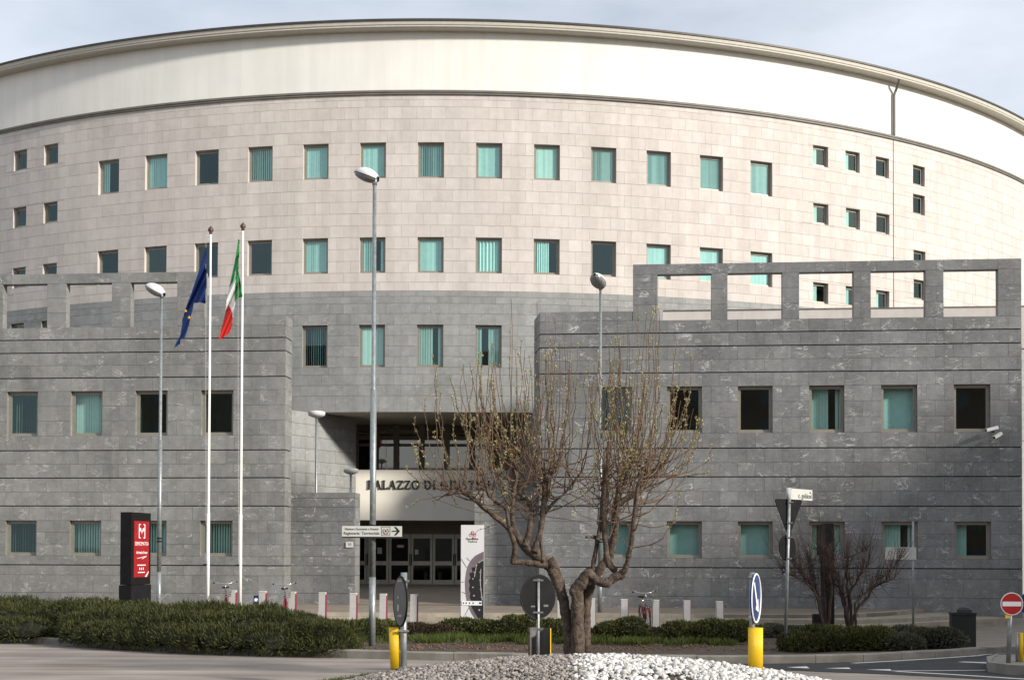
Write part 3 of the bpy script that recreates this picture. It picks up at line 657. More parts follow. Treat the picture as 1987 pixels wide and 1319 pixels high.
# name letters, serif strokes on the beam
GLY = {  # strokes: (x0,z0,x1,z1,width) in a unit cell height 1 ; serif marks are thin bars
 'P': (0.62, [(.16,0,.16,1,.17),(.16,.95,.42,.95,.08),(.42,.95,.56,.83,.13),(.56,.83,.56,.66,.16),(.56,.66,.42,.53,.13),(.42,.53,.16,.53,.07),(.0,.02,.32,.02,.05),(0,.98,.2,.98,.05)]),
 'A': (0.78, [(.38,1,.08,0,.07),(.38,1,.66,0,.17),(.18,.36,.56,.36,.06),(0,.02,.2,.02,.05),(.52,.02,.78,.02,.05)]),
 'L': (0.60, [(.16,0,.16,1,.17),(.0,.98,.32,.98,.05),(.0,.04,.56,.04,.08),(.55,.0,.57,.24,.06)]),
 'Z': (0.66, [(.06,.95,.6,.95,.09),(.58,.95,.08,.05,.16),(.06,.05,.62,.05,.09),(.07,.76,.07,.97,.05),(.61,.03,.61,.26,.05)]),
 'O': (0.86, [(.43+.34*math.cos(a*math.pi/8),.5+.47*math.sin(a*math.pi/8),.43+.34*math.cos((a+1)*math.pi/8),.5+.47*math.sin((a+1)*math.pi/8),.08+.09*abs(math.cos((a+.5)*math.pi/8))) for a in range(16)]),
 'D': (0.80, [(.16,0,.16,1,.17),(.0,.04,.4,.04,.07),(.0,.96,.4,.96,.07)]+[(.38+.32*math.sin(a*math.pi/8),.5+.46*math.cos(a*math.pi/8),.38+.32*math.sin((a+1)*math.pi/8),.5+.46*math.cos((a+1)*math.pi/8),.08+.09*abs(math.sin((a+.5)*math.pi/8))) for a in range(8)]),
 'I': (0.36, [(.18,0,.18,1,.17),(.02,.02,.34,.02,.05),(.02,.98,.34,.98,.05)]),
 'G': (0.86, [(.43+.34*math.cos(a*math.pi/8),.5+.47*math.sin(a*math.pi/8),.43+.34*math.cos((a+1)*math.pi/8),.5+.47*math.sin((a+1)*math.pi/8),.08+.09*abs(math.cos((a+.5)*math.pi/8))) for a in range(2,15)]+[(.72,.06,.72,.42,.15),(.56,.42,.84,.42,.05),(.7,.7,.72,.95,.05)]),
 'U': (0.80, [(.16,1,.16,.32,.16),(.16,.32,.26,.08,.13),(.26,.08,.44,.03,.09),(.44,.03,.6,.12,.08),(.6,.12,.64,.34,.08),(.64,.34,.64,1,.08),(0,.98,.32,.98,.05),(.5,.98,.78,.98,.05)]),
 'S': (0.56, [(.46,.84,.3,.96,.08),(.3,.96,.13,.86,.11),(.13,.86,.12,.7,.14),(.12,.7,.28,.54,.16),(.28,.54,.42,.42,.16),(.42,.42,.46,.24,.14),(.46,.24,.36,.06,.11),(.36,.06,.2,.03,.08),(.2,.03,.07,.16,.08),(.47,.74,.47,.97,.05),(.06,.03,.06,.28,.05)]),
 'T': (0.70, [(.35,0,.35,1,.17),(.04,.95,.66,.95,.08),(.05,.74,.05,.97,.05),(.65,.74,.65,.97,.05),(.18,.02,.52,.02,.05)]),
}
def glyph(mb, ch, x, z, hgt, y0, y1):
    w, st = GLY[ch]
    for (a, b, c, d, k) in st:
        p, q = Vector((a, b)), Vector((c, d)); e = (q - p); L = e.length; e = e / L if L else Vector((1, 0)); n = Vector((-e.y, e.x)) * k / 2
        ext = e * 0.03 if k > .075 else e * 0
        pts = [p - ext + n, p - ext - n, q + ext - n, q + ext + n]
        mb.prism([(x + t.x * hgt, z + t.y * hgt) for t in pts], y0, y1)
    return w * hgt
LD = BDp - .06; lx0, lx1 = E(713, 940, LD).x, E(969, 940, LD).x; lh = E(0, 931, LD).z - E(0, 947.5, LD).z; lz = E(840, 948.5, LD).z
ttl = 'PALAZZO DI GIUSTIZIA'; wsum = sum(0.38 if c == ' ' else GLY[c][0] + 0.10 for c in ttl); hs_ = (lx1 - lx0) / wsum
x = lx0
for c in ttl:
    if c == ' ': x += 0.38 * hs_; continue
    mb = MB(); w_ = GLY[c][0] * hs_
    glyph(mb, c, 0, 0, 1.0, 0, 0.05)
    mb.v = [(x + vx * hs_, BDp - 0.06 + vy, lz + vz * lh) for vx, vy, vz in mb.v]
    mb.build('letter', 'letter', court); x += w_ + 0.10 * hs_
# house number plate on the left screen wall
hp = MB(); c_ = wing(678, 1056, 0.86)
hp.v = []; pl = S_blk(c_[0], c_[1], 0.005)
hp.prism([(pl[0] - 0.13, pl[2] - 0.1), (pl[0] + 0.13, pl[2] - 0.1), (pl[0] + 0.13, pl[2] + 0.1), (pl[0] - 0.13, pl[2] + 0.1)], pl[1] - 0.03, pl[1] - 0.004)
hpo = hp.build('number_plate', 'signwhite', court); text('10', 0.14, (pl[0], pl[1] - 0.033, pl[2]), hpo, 'signblue')

# ---- materialise the cladding: the 300 stones that show largest as parts of their own, the rest as one part
def proj(p):
    v = Vector(p) - Vector((0, 0, EYE)); d = v.dot(_fw)
    return PX + F * v.dot(_r) / d, PY - F * v.dot(_u) / d
def vis_area(surf, r):
    a = [proj(surf(r[0], r[2], 0)), proj(surf(r[1], r[2], 0)), proj(surf(r[1], r[3], 0)), proj(surf(r[0], r[3], 0))]
    cx, cy = sum(q[0] for q in a) / 4, sum(q[1] for q in a) / 4
    s = 0.5 * sum(a[i][0] * a[(i + 1) % 4][1] - a[(i + 1) % 4][0] * a[i][1] for i in range(4))
    if not (5 < cx < 1982 and 5 < cy < 1165): return 0
    if 800 < cx < 1350 and cy > 850: return 0          # behind the tree
    if surf is S_drum and cy > 590 and not (575 < cx < 1035): return 0
    return abs(s)
def panel(mb, surf, r, th):
    a, b, c, d = r
    p = [surf(a, c, 0), surf(b, c, 0), surf(b, c, -th), surf(a, c, -th), surf(a, d, 0), surf(b, d, 0), surf(b, d, -th), surf(a, d, -th)]
    mb.hexa(p, skip=(4,))
MI = {'pink': 0, 'grey': 1, 'dgrey': 2, 'lgrey': 3}
order = sorted(range(len(PANELS)), key=lambda i: -vis_area(PANELS[i][0], PANELS[i][1]))
rest = MB()
for n_, i in enumerate(order):
    surf, r, m, th = PANELS[i]
    j = random.uniform(-0.003, 0.003)
    sf = (lambda u, z, d, s=surf, j=j: s(u, z, d + j))
    if n_ < 300:
        mb = MB(); mb.cs = random.random(); panel(mb, sf, r, th); mb.build('stone_panel', m, court)
    else:
        rest.cm = MI[m]; rest.cs = random.random(); panel(rest, sf, r, th)
rest.build('stone_cladding', ['pink', 'grey', 'dgrey', 'lgrey'], court)['kind'] = 'stuff'
print('panels', len(PANELS))

# ================================================================== GROUND
def strip_mesh(name, rows, m, k='structure', parent=None):
    mb = MB()
    for r0, r1 in zip(rows[:-1], rows[1:]):
        for i in range(len(r0) - 1): mb.face([r0[i], r0[i + 1], r1[i + 1], r1[i]])
    o = mb.build(name, m, parent, smooth=False)
    if parent is None: o['kind'] = k
    return o
gx = [-600, -200, -80, -40] + [-30 + 1.5 * i for i in range(41)] + [40, 80, 200, 600]
gy = [-300, -100, -30, 0, 8, 12] + [16 + 1.0 * i for i in range(31)] + [50, 60, 100, 250, 800]
strip_mesh('ground', [[(x, y, G(x, y) - 0.012) for x in gx] for y in gy], 'paving')
# kerb line of the planted bed, from the photograph
kp = [gnd(x, y) for x, y in ((0, 1246), (85, 1248), (212, 1256), (349, 1266), (545, 1272), (788, 1279), (1100, 1285), (1400, 1287.5), (1560, 1286.5), (1663, 1284), (1770, 1279), (1869, 1273), (1963, 1265))]
kp = [Vector((-30, kp[0].y + 1.5, 0)), Vector((-16, kp[0].y + 0.6, 0))] + kp + [Vector((kp[-1].x + 2.2, kp[-1].y + 1.6, 0)), Vector((kp[-1].x + 6, kp[-1].y + 5.5, 0))]
def resample(P, step):
    P = [Vector((p.x, p.y)) for p in P]
    # smooth
    for _ in range(2):
        P = [P[0]] + [q for a, b in zip(P[:-1], P[1:]) for q in (a.lerp(b, .25), a.lerp(b, .75))] + [P[-1]]
    out = [P[0]]; need = step
    for a, b in zip(P[:-1], P[1:]):
        L = (b - a).length; t = 0
        while L - t >= need: t += need; out.append(a.lerp(b, t / L)); need = step
        need -= (L - t)
    return out
kl = resample(kp, 1.0)
# road: near edge far behind the camera up to the kerb line
rows = []
for fy in (0, .25, .5, .7, .8, .9, 1.0):
    rows.append([(p.x if fy > .3 else p.x * (1 + (1 - fy)), -60 + (p.y + 60) * fy, G(p.x, -60 + (p.y + 60) * fy) - 0.004) for p in kl])
ROWF = (0, .6, .74, .8, .86, .92, .96, 1.0)
rows = [[(p.x, -20 + (p.y + 20) * f, G(p.x, -20 + (p.y + 20) * f) - 0.004) for p in kl] for f in ROWF]
strip_mesh('road', rows, 'road')
# kerb stones
kerb = empty('kerb'); kerb['kind'] = 'structure'
for i in range(len(kl) - 1):
    a, b = kl[i], kl[i + 1]; e = (b - a).normalized(); n = Vector((-e.y, e.x)); g = 0.006
    a2, b2 = a + e * g, b - e * g; z = [G(a.x, a.y), G(b.x, b.y)]; dz = random.uniform(-.006, .006); h = 0.135 + dz; c = 0.02
    mb = MB()
    prof = [(0, -0.1), (0, h - c), (c, h), (0.16, h), (0.16, -0.1)]
    for (p0, q0), (p1, q1) in zip(prof[:-1], prof[1:]):
        mb.face([(*(a2 + n * p0), z[0] + q0), (*(b2 + n * p0), z[1] + q0), (*(b2 + n * p1), z[1] + q1), (*(a2 + n * p1), z[0] + q1)])
    mb.face([(*(a2 + n * p), z[0] + q) for p, q in prof]); mb.face([(*(b2 + n * p), z[1] + q) for p, q in prof][::-1])
    mb.cs = random.random(); mb.seed = [mb.cs] * len(mb.f)
    mb.build('kerb_stone', 'kerb', kerb)
# planted bed behind the kerb
def bedz(X, Y): return G(X, Y) + 0.09 + 0.03 * math.sin(X * 1.7) * math.sin(Y * 1.3)
BEDR = gnd(1893, 1262).x
bk = [p for p in kl if -25 < p.x < BEDR]
brow = []
for f in [i / 12 for i in range(13)]:
    r = []
    for p in bk:
        yb = 35.6 if p.x < 7 else 35.6 - (p.x - 7) * 2.2
        y = p.y + 0.15 + (max(yb, p.y + 0.6) - p.y - 0.15) * f
        r.append((p.x, y, bedz(p.x, y) + (-0.1 if f == 1 else 0)))
    brow.append(r)
strip_mesh('planting_bed', brow, 'soil')
# terrace in front of the building and its steps
def step_poly(name, front, z, back_off=0.0):
    mb = MB()
    for a, b in zip(front[:-1], front[1:]):
        def bk_(p): return (p[0], WD - WK * p[0] + 0.6)
        A, B = bk_(a), bk_(b)
        mb.face([(a[0], a[1], z), (b[0], b[1], z), (B[0], max(B[1], b[1] + .01), z), (A[0], max(A[1], a[1] + .01), z)])
        mb.face([(a[0], a[1], z - 0.5), (b[0], b[1], z - 0.5), (b[0], b[1], z), (a[0], a[1], z)])
    o = mb.build(name, 'stepstone' if name == 'step' else 'paving'); o['kind'] = 'structure'; return o
def gxy(x, D): t, w = ray(x, 1200); return (t * D, D)
f1 = [(-30, 40.6), gxy(300, 40.5), gxy(1000, 40.4), gxy(1500, 40.3), gxy(1640, 40.6), gxy(1720, 42.0), gxy(1797, 44.9)]
f2 = [(-30, 40.1), gxy(300, 40.0), gxy(1000, 39.9), gxy(1480, 39.6), gxy(1653, 39.2), gxy(1760, 40.4), gxy(1842, 42.2), gxy(1880, 44.3)]
f3 = [(-30, 39.6), gxy(300, 39.5), gxy(1000, 39.4), gxy(1480, 38.8), gxy(1682, 38.2), gxy(1842, 41.0), gxy(1950, 43.4)]
tr = step_poly('terrace', f1, TERR)
for f, z in ((f2, TERR - 0.11), (f3, TERR - 0.22)): step_poly('step', f, z)
# nosing blocks along the steps, one by one
stp = empty('step_nosing'); stp['kind'] = 'structure'
for f, z in ((f1, TERR), (f2, TERR - 0.11), (f3, TERR - 0.22)):
    L = resample([Vector(p) for p in f], 1.2)
    for a, b in zip(L[:-1], L[1:]):
        if b.x < -9 or a.x > 15: continue
        e = (b - a).normalized(); n = Vector((-e.y, e.x)); a2, b2 = a + e * .004, b - e * .004; mb = MB(); q = -n * 0.02; r = n * 0.34
        mb.hexa([(*(a2 + q), z - 0.105), (*(b2 + q), z - 0.105), (*(b2 + r), z - 0.105), (*(a2 + r), z - 0.105), (*(a2 + q), z + 0.006), (*(b2 + q), z + 0.006), (*(b2 + r), z + 0.006), (*(a2 + r), z + 0.006)])
        mb.build('step_stone', 'stepstone', stp)
# entrance ramp up to the doors
ramp = MB(); Ax, Bx = -13.5, 3.0
rr = [(46.6, TERR + 0.004), (50, -0.06), (55, 0.14), (59.0, dz0 - 0.01), (66, dz0 - 0.01)]
for (y0, z0), (y1, z1) in zip(rr[:-1], rr[1:]): ramp.face([(Ax, y0 + (0.6 if y0 < 47 else 0), z0), (Bx, y0 + (0.6 if y0 < 47 else 0), z0), (Bx, y1, z1), (Ax, y1, z1)])
ramp.build('entrance_floor', 'paving')['kind'] = 'structure'

# exit lane of dark asphalt with its markings
def gpoly(name, pts, m, off, parent=None):
    P = [gnd(x, y) for x, y in pts]; mb = MB(); mb.face([(p.x, p.y, G(p.x, p.y) + off) for p in P]); o = mb.build(name, m, parent); o['kind'] = 'structure'; return o
lane_top = [p for p in kl if gnd(1330, 1287).x < p.x < 14]
mb = MB(); lp = []
low = [(1330, 1297), (1560, 1300), (1700, 1306.5), (1800, 1311), (1900, 1316), (1987, 1321), (2200, 1336), (2600, 1370)]
lowp = [gnd(*p) for p in low]
def lowy(X):
    for a, b in zip(lowp[:-1], lowp[1:]):
        if a.x <= X <= b.x: return a.y + (b.y - a.y) * (X - a.x) / (b.x - a.x)
    return lowp[0].y if X < lowp[0].x else lowp[-1].y
rows = [[(p.x, lowy(p.x) + (p.y - lowy(p.x)) * f, G(p.x, lowy(p.x) + (p.y - lowy(p.x)) * f) + 0.002) for p in lane_top] for f in (0, .33, .66, 1)]
strip_mesh('asphalt_lane', rows, 'asphalt')
def line(pts, w):
    P = [gnd(*p) for p in pts]; mb = MB(); Q = []
    for i, p in enumerate(P):
        d = (P[min(i + 1, len(P) - 1)] - P[max(i - 1, 0)]).to_2d().normalized(); n = Vector((-d.y, d.x)) * w / 2; Q.append((p.to_2d() - n, p.to_2d() + n))
    for (a, b), (c, d) in zip(Q[:-1], Q[1:]): mb.face([(*a, G(*a) + .006), (*c, G(*c) + .006), (*d, G(*d) + .006), (*b, G(*b) + .006)])
    mb.build('road_marking', 'marking')['kind'] = 'structure'
line([(1655, 1286.3), (1730, 1282.5), (1820, 1277), (1900, 1271.5)], 0.12)
line([(1729, 1301.5), (1820, 1300.8), (1914, 1300)], 0.09)
line([(1740, 1302.5), (1850, 1308.5), (1987, 1317.3), (2100, 1325)], 0.12)
for pts in ([(1526, 1294.6), (1571, 1296.6), (1565, 1292.8)], [(1600, 1296.4), (1651, 1297.8), (1647, 1295)], [(1680, 1299), (1729, 1301.2), (1728, 1298.2)],
            [(1858, 1284.3), (1950, 1288.5), (1964, 1286), (1870, 1283.4)], [(1925, 1261.5), (1955, 1264), (1957, 1262), (1932, 1260)], [(1890, 1273), (1925, 1269), (1928, 1266.8), (1905, 1269.5)]):
    gpoly('road_marking', pts, 'marking', 0.007)
# traffic island at the right with the no-entry sign
ti = [gnd(x, y) for x, y in ((1914, 1291), (1917, 1303), (1960, 1309), (2040, 1312), (2060, 1288), (1990, 1284), (1935, 1284))]
isl = empty('traffic_island'); isl['kind'] = 'structure'
mb = MB(); mb.face([(p.x, p.y, 0.13 + G(p.x, p.y)) for p in ti]); mb.build('island_top', 'kerb', isl)
for a, b in zip(ti, ti[1:] + ti[:1]):
    c = sum(((p.to_2d()) for p in ti), Vector((0, 0))) / len(ti); mb = MB()
    A2, B2 = a.to_2d() + (c - a.to_2d()).normalized() * 0.14, b.to_2d() + (c - b.to_2d()).normalized() * 0.14; za, zb = G(a.x, a.y), G(b.x, b.y)
    mb.hexa([(a.x, a.y, za - .05), (b.x, b.y, zb - .05), (*B2, zb - .05), (*A2, za - .05), (a.x, a.y, za + .145), (b.x, b.y, zb + .145), (*B2, zb + .145), (*A2, za + .145)])
    mb.build('kerb_stone', 'kerb', isl)

# ------------------------------------------------------------------ gravel island in the roundabout
MC, MR, MH = (0.9, 15.0), (3.3, 4.6), 0.40
def mound(X, Y):
    r = ((X - MC[0]) / MR[0]) ** 2 + ((Y - MC[1]) / MR[1]) ** 2
    return G(X, Y) + MH * max(0, 1 - r)
mr = []
for i in range(13):
    t = i / 12
    mr.append([(MC[0] + MR[0] * t * math.cos(a), MC[1] + MR[1] * t * math.sin(a), mound(MC[0] + MR[0] * t * math.cos(a), MC[1] + MR[1] * t * math.sin(a)) - 0.015 + (0.02 if i == 12 else 0)) for a in [2 * math.pi * k / 48 for k in range(49)]])
strip_mesh('roundabout_island', mr, 'soil')
def ico():
    import bmesh
    bm = bmesh.new(); bmesh.ops.create_icosphere(bm, subdivisions=1, radius=1.0)
    v = np.array([p.co[:] for p in bm.verts]); f = np.array([[q.index for q in p.verts] for p in bm.faces]); bm.free(); return v, f
IV, IF = ico()
def stones(name, pos, size, m, label, cat):
    n = len(pos); pos = np.array(pos); s = np.array(size)[:, None] * RNG.uniform(0.6, 1.25, (n, 3)); s[:, 2] *= 0.75
    jit = 1 + RNG.uniform(-0.22, 0.22, (n, len(IV), 1))
    P = IV[None] * jit * s[:, None, :]
    a = RNG.uniform(0, 6.28, n); ca, sa = np.cos(a)[:, None], np.sin(a)[:, None]
    b = RNG.uniform(-.6, .6, n); cb, sb = np.cos(b)[:, None], np.sin(b)[:, None]
    x, y, z = P[..., 0], P[..., 1], P[..., 2]; x, z = x * cb - z * sb, x * sb + z * cb; x, y = x * ca - y * sa, x * sa + y * ca
    V = np.stack([x, y, z], -1) + pos[:, None, :]
    Fq = (IF[None] + (np.arange(n) * len(IV))[:, None, None]).reshape(-1, 3)
    o = npmesh(name, V.reshape(-1, 3), Fq, m); o['kind'] = 'stuff'; tag(o, label, cat); return o
wp, wsz, gp, gs_ = [], [], [], []
edge_t = ray(1128, 1290)[0]
for _ in range(34000):
    a = random.uniform(0, 2 * math.pi); r = math.sqrt(random.random()); X, Y = MC[0] + MR[0] * r * math.cos(a), MC[1] + MR[1] * r * math.sin(a)
    if Y < 12.2: continue
    e = X / Y - edge_t + random.gauss(0, 0.006)
    right = e > 0
    rr_ = ((X - MC[0]) / MR[0]) ** 2 + ((Y - MC[1]) / MR[1]) ** 2
    if right:
        if len(wp) > 9000 or random.random() < 0.2: continue
        s = random.uniform(0.012, 0.03) * (1.7 if random.random() < .25 else 1)
        nn = math.sin(X * 2.3 + 1) * math.sin(Y * 3.1)
        if nn > 0.72 and random.random() < 0.75: continue
        wp.append((X, Y, mound(X, Y) + random.uniform(0, 0.025))); wsz.append(s)
    else:
        if rr_ > 0.86 and random.random() < 0.7: continue
        s = random.uniform(0.010, 0.026) * (1.6 if random.random() < .2 else 1); gp.append((X, Y, mound(X, Y) + random.uniform(0, 0.02))); gs_.append(s)
stones('white_gravel', wp, wsz, 'whitestone', 'white marble chippings around the yellow sleeve of the blue arrow sign', 'gravel')
stones('grey_gravel', gp, gs_, 'greystone', 'grey and pinkish pebbles on the roundabout island around the grey-backed sign', 'gravel')

# ================================================================== FOLIAGE
def leaves(pts, nrm, ln, wd, up=0.3, spread=0.7):
    """leaf quads (a bent kite) at pts, pointing along nrm with scatter"""
    n = len(pts); pts = np.asarray(pts); d = np.asarray(nrm) + RNG.normal(0, spread, (n, 3)); d[:, 2] += up
    d /= np.linalg.norm(d, axis=1, keepdims=True) + 1e-9
    s = np.cross(d, RNG.normal(0, 1, (n, 3))); s /= np.linalg.norm(s, axis=1, keepdims=True) + 1e-9
    L = (ln * RNG.uniform(0.6, 1.3, n))[:, None]; Wd = (wd * RNG.uniform(0.7, 1.3, n))[:, None]
    mid = pts + d * L * 0.5
    V = np.stack([pts, mid + s * Wd / 2, pts + d * L, mid - s * Wd / 2], 1).reshape(-1, 3)
    return V, np.arange(n * 4).reshape(n, 4)
def blob_points(blobs, n):
    """points spread over the outside of a union of ellipsoids (upper parts)"""
    P, Nn = [], []; w = np.array([b[1][0] * b[1][2] + b[1][0] * b[1][1] for b in blobs]); w = w / w.sum(); ids = RNG.choice(len(blobs), n, p=w)
    C = np.array([b[0] for b in blobs]); Rr = np.array([b[1] for b in blobs])
    d = RNG.normal(0, 1, (n, 3)); d /= np.linalg.norm(d, axis=1, keepdims=True); d[:, 2] = np.where(d[:, 2] < -0.7, -d[:, 2], d[:, 2])
    sh = RNG.uniform(0.80, 1.06, (n, 1)) + (RNG.random((n, 1)) < .04) * RNG.uniform(0, .16, (n, 1))
    p = C[ids] + d * Rr[ids] * sh
    keep = np.ones(n, bool)
    for k in range(len(blobs)):
        q = (p - C[k]) / Rr[k]; inside = (q ** 2).sum(1) < 0.62; keep &= ~(inside & (ids != k))
    return p[keep], (d / Rr[ids])[keep] / np.linalg.norm((d / Rr[ids])[keep], axis=1, keepdims=True)
def blob_core(mb, blobs, k=0.72):
    for c, r in blobs:
        base = len(mb.v); j = [1 + random.uniform(-.12, .12) for _ in range(len(IV))]
        mb.v += [(c[0] + v[0] * r[0] * k * j[i], c[1] + v[1] * r[1] * k * j[i], c[2] + v[2] * r[2] * k * j[i]) for i, v in enumerate(IV)]
        for f in IF: mb.f.append([base + int(q) for q in f]); mb.m.append(0); mb.seed.append(.5)
def shrub(name, blobs, n, ln, wd, m, label, cat='shrub', up=0.35, spread=0.7, group=None):
    c = blobs[0][0]; root = empty(name, (0, 0, 0), 0, label, cat, group)
    p, nr = blob_points(blobs, n); V, Fq = leaves(p, nr, ln, wd, up, spread)
    npmesh('foliage', V, Fq, m, root)
    mb = MB(); blob_core(mb, blobs); mb.build('shade_core', 'core', root)  # dark lumps added inside the foliage to block light
    return root
# long clipped hedge: two bushes with a gap
def hedge_blobs(x0, x1, n, hgt, dep, first=None):
    out = []
    for i in range(n):
        x = x0 + (x1 - x0) * (i + .5) / n
        yk = np.interp(x, [-400, 0, 85, 212, 349, 545, 660], [1242, 1247, 1249, 1257, 1266, 1272, 1274])
        p = gnd(x, yk)
        for j, (dy, hz) in enumerate(((0.12, 0.60), (0.75, 0.88), (1.6, 1.0), (2.6, 0.99))):
            if j < 2 and 78 < x < 150: continue
            q = Vector((p.x * (p.y + dy) / p.y, p.y + dy, 0)); z = G(q.x, q.y)
            H = hgt * hz * random.uniform(.84, 1.10); t = (x - x0) / (x1 - x0)
            if x > 520: H *= 1 - 0.42 * ((x - 520) / 140)
            out.append(((q.x + random.uniform(-.1, .1), q.y + random.uniform(-.12, .12), z + H * 0.5), (random.uniform(.42, .58), random.uniform(.45, .6), H * 0.52)))
    return out
hb = hedge_blobs(-260, 102, 13, 0.78, 1.5)
shrub('hedge', hb, 60000, 0.085, 0.018, 'hedge', 'shorter dark green rosemary hedge beyond the bare gap, away from the flagpoles', 'hedge', up=0.6, spread=0.55)
hb = hedge_blobs(116, 655, 28, 0.80, 1.5)
shrub('hedge', hb, 150000, 0.085, 0.018, 'hedge', 'long dark green rosemary hedge along the kerb below the flagpoles', 'hedge', up=0.6, spread=0.55)
def clump(x, y, wpx, hpx, D=None, m='shrub', n=3000, ln=0.06, wd=0.028, label='', name='shrub', up=.3, spread=.7, cat='shrub', group=None):
    """shrub whose foot stands at pixel (x, y) on the bed and that is wpx wide and hpx tall in the photo"""
    p = gnd(x, y, 0.09) if D is None else None
    if D is not None: t, w = ray(x, y); p = Vector((t * D, D, bedz(t * D, D)))
    s = p.y / F; W_, H_ = wpx * s, hpx * s; bl = []
    k = max(2, int(W_ / 0.34))
    for i in range(k):
        f = (i + .5) / k - .5; h = H_ * (1 - 0.9 * abs(f) ** 2.2) * random.uniform(.8, 1.05)
        bl.append(((p.x + f * W_ + random.uniform(-.05, .05), p.y + random.uniform(-.15, .25), p.z + h * .45), (W_ / k * .85 + .06, random.uniform(.28, .42), h * .55)))
    return shrub(name, bl, n, ln, wd, m, label, cat, up, spread, group)
# shrubs of the bed (foot pixel, width, height)
clump(610, 1262, 105, 62, m='hedge', n=9000, ln=.07, wd=.014, up=.5, label='dark rounded end bush of the hedge beside the tall grey lamp post')
clump(690, 1240, 95, 42, label='olive green shrub behind the lamp post foot', n=6000)
clump(735, 1236, 50, 36, label='small olive shrub between lamp post and round sign', n=3200)
clump(825, 1236, 90, 30, m='dry', n=4500, label='brown withered low shrub beyond the sign with the yellow sleeve')
clump(905, 1236, 90, 37, label='olive green shrub in front of the tall banner', n=5500)
clump(965, 1238, 70, 32, m='shrub', n=4000, label='low olive shrub between banner and dark round sign')
clump(1010, 1238, 60, 44, label='olive shrub behind the dark round sign', n=4200)
clump(1078, 1238, 50, 40, label='olive shrub between the dark-backed round sign and the tree trunk', n=3200)
clump(1155, 1242, 60, 24, m='dry', n=3200, label='brown withered low shrub right behind the tree trunk')
clump(1205, 1243, 70, 45, label='round olive shrub between tree trunk and parked bicycle', n=5500)
clump(1285, 1240, 60, 20, m='dry', n=3000, label='brown withered low shrub under the single bicycle')
clump(1345, 1246, 85, 39, label='olive green shrub in front of two grey docking posts', n=6000)
clump(1410, 1247, 80, 46, label='dense olive shrub next to the blue arrow sign', n=6500)
clump(1500, 1236, 150, 24, m='sage', n=6500, label='grey green low shrub behind the blue arrow sign')
clump(1585, 1262, 120, 46, m='hedge', n=9000, ln=.06, wd=.022, label='dark green shrub at the foot of the street name pole')
clump(1660, 1261, 130, 48, m='shrub', n=11000, ln=.06, wd=.026, label='dense dark green shrub under the bare multi-stemmed bushes')
clump(1725, 1262, 90, 35, m='sage', n=5000, label='sage green low shrub between the dense dark one and the grey rounded one')
clump(1785, 1258, 115, 46, m='sage', n=9000, label='larger grey green rounded shrub near the dark bin')
clump(1838, 1256, 55, 32, m='sage', n=3500, label='small grey green shrub at the foot of the dark bin')
# low bright tufts along the soil: ground cover nobody would count
V, Q, off = [], [], 0
for x0, x1, n in ((640, 700, 5), (740, 760, 2), (815, 1060, 18), (1080, 1105, 2), (1150, 1440, 19)):
    for i in range(n):
        x = x0 + (x1 - x0) * (i + random.random()) / n; p = gnd(x, random.uniform(1237, 1250) + (3 if x > 1100 else 0), 0.09); rr_ = random.uniform(.16, .30)
        k = int(120 + 260 * random.random()); a = RNG.uniform(0, 6.28, k); r = rr_ * np.sqrt(RNG.random(k)); pts = np.stack([p.x + r * np.cos(a), p.y + r * np.sin(a), np.full(k, p.z)], 1)
        nr = np.stack([np.cos(a) * r / rr_ * .7, np.sin(a) * r / rr_ * .7, np.full(k, 1.0)], 1)
        v, f = leaves(pts, nr, 0.15, 0.014, .3, .25); V.append(v); Q.append(f + off); off += len(v)
for _ in range(60):      # weeds on the island rim
    a = random.uniform(2.0, 3.2); X, Y = MC[0] + MR[0] * .97 * math.cos(a), MC[1] + MR[1] * .97 * math.sin(a); k = 60
    pts = np.stack([X + RNG.normal(0, .07, k), Y + RNG.normal(0, .07, k), np.full(k, mound(X, Y))], 1); v, f = leaves(pts, np.tile([0, 0, 1.], (k, 1)), 0.07, 0.01, .2, .4); V.append(v); Q.append(f + off); off += len(v)
gcv = npmesh('ground_cover', np.concatenate(V), np.concatenate(Q), 'grass'); gcv['kind'] = 'stuff'; tag(gcv, 'bright green low tufts along the brown soil of the bed', 'ground cover')
# bark chips / litter on the soil
lp_, ls_ = [], []
for _ in range(1800):
    p = gnd(random.uniform(560, 1800), random.uniform(1246, 1262), 0.09); lp_.append((p.x, p.y, p.z + .01)); ls_.append(random.uniform(.01, .03))
stones('bark_litter', lp_, ls_, 'twig', 'loose chips and litter scattered on the bed soil', 'litter')

# ------------------------------------------------------------------ the pollarded tree on the island
def T(u, v): return 880 + u / 3.3833, 900 + v / 3.382
TD = 17.2
def limb(mb, pts, dz=0.0, dz1=None, n=10, rough=True):
    P, Rr = [], []
    m = len(pts)
    for i, (u, v, w) in enumerate(pts):
        x, y = T(u, v); d = dz + ((dz1 if dz1 is not None else dz) - dz) * i / max(1, m - 1)
        P.append(at(x, y, TD + d)); Rr.append(w / 3.383 * TD / F)
    # smooth (Catmull-Rom)
    Q, S = [], []
    for i in range(m - 1):
        p0, p1, p2, p3 = P[max(i - 1, 0)], P[i], P[i + 1], P[min(i + 2, m - 1)]
        for k in range(8):
            t = k / 8; q = 0.5 * ((2 * p1) + (p2 - p0) * t + (2 * p0 - 5 * p1 + 4 * p2 - p3) * t * t + (3 * p1 - p0 - 3 * p2 + p3) * t ** 3)
            Q.append(q); S.append((Rr[i] + (Rr[i + 1] - Rr[i]) * t) * (random.uniform(.93, 1.08) if rough else 1))
    Q.append(P[-1]); S.append(Rr[-1]); mb.tube(Q, S, n + 6); return Q
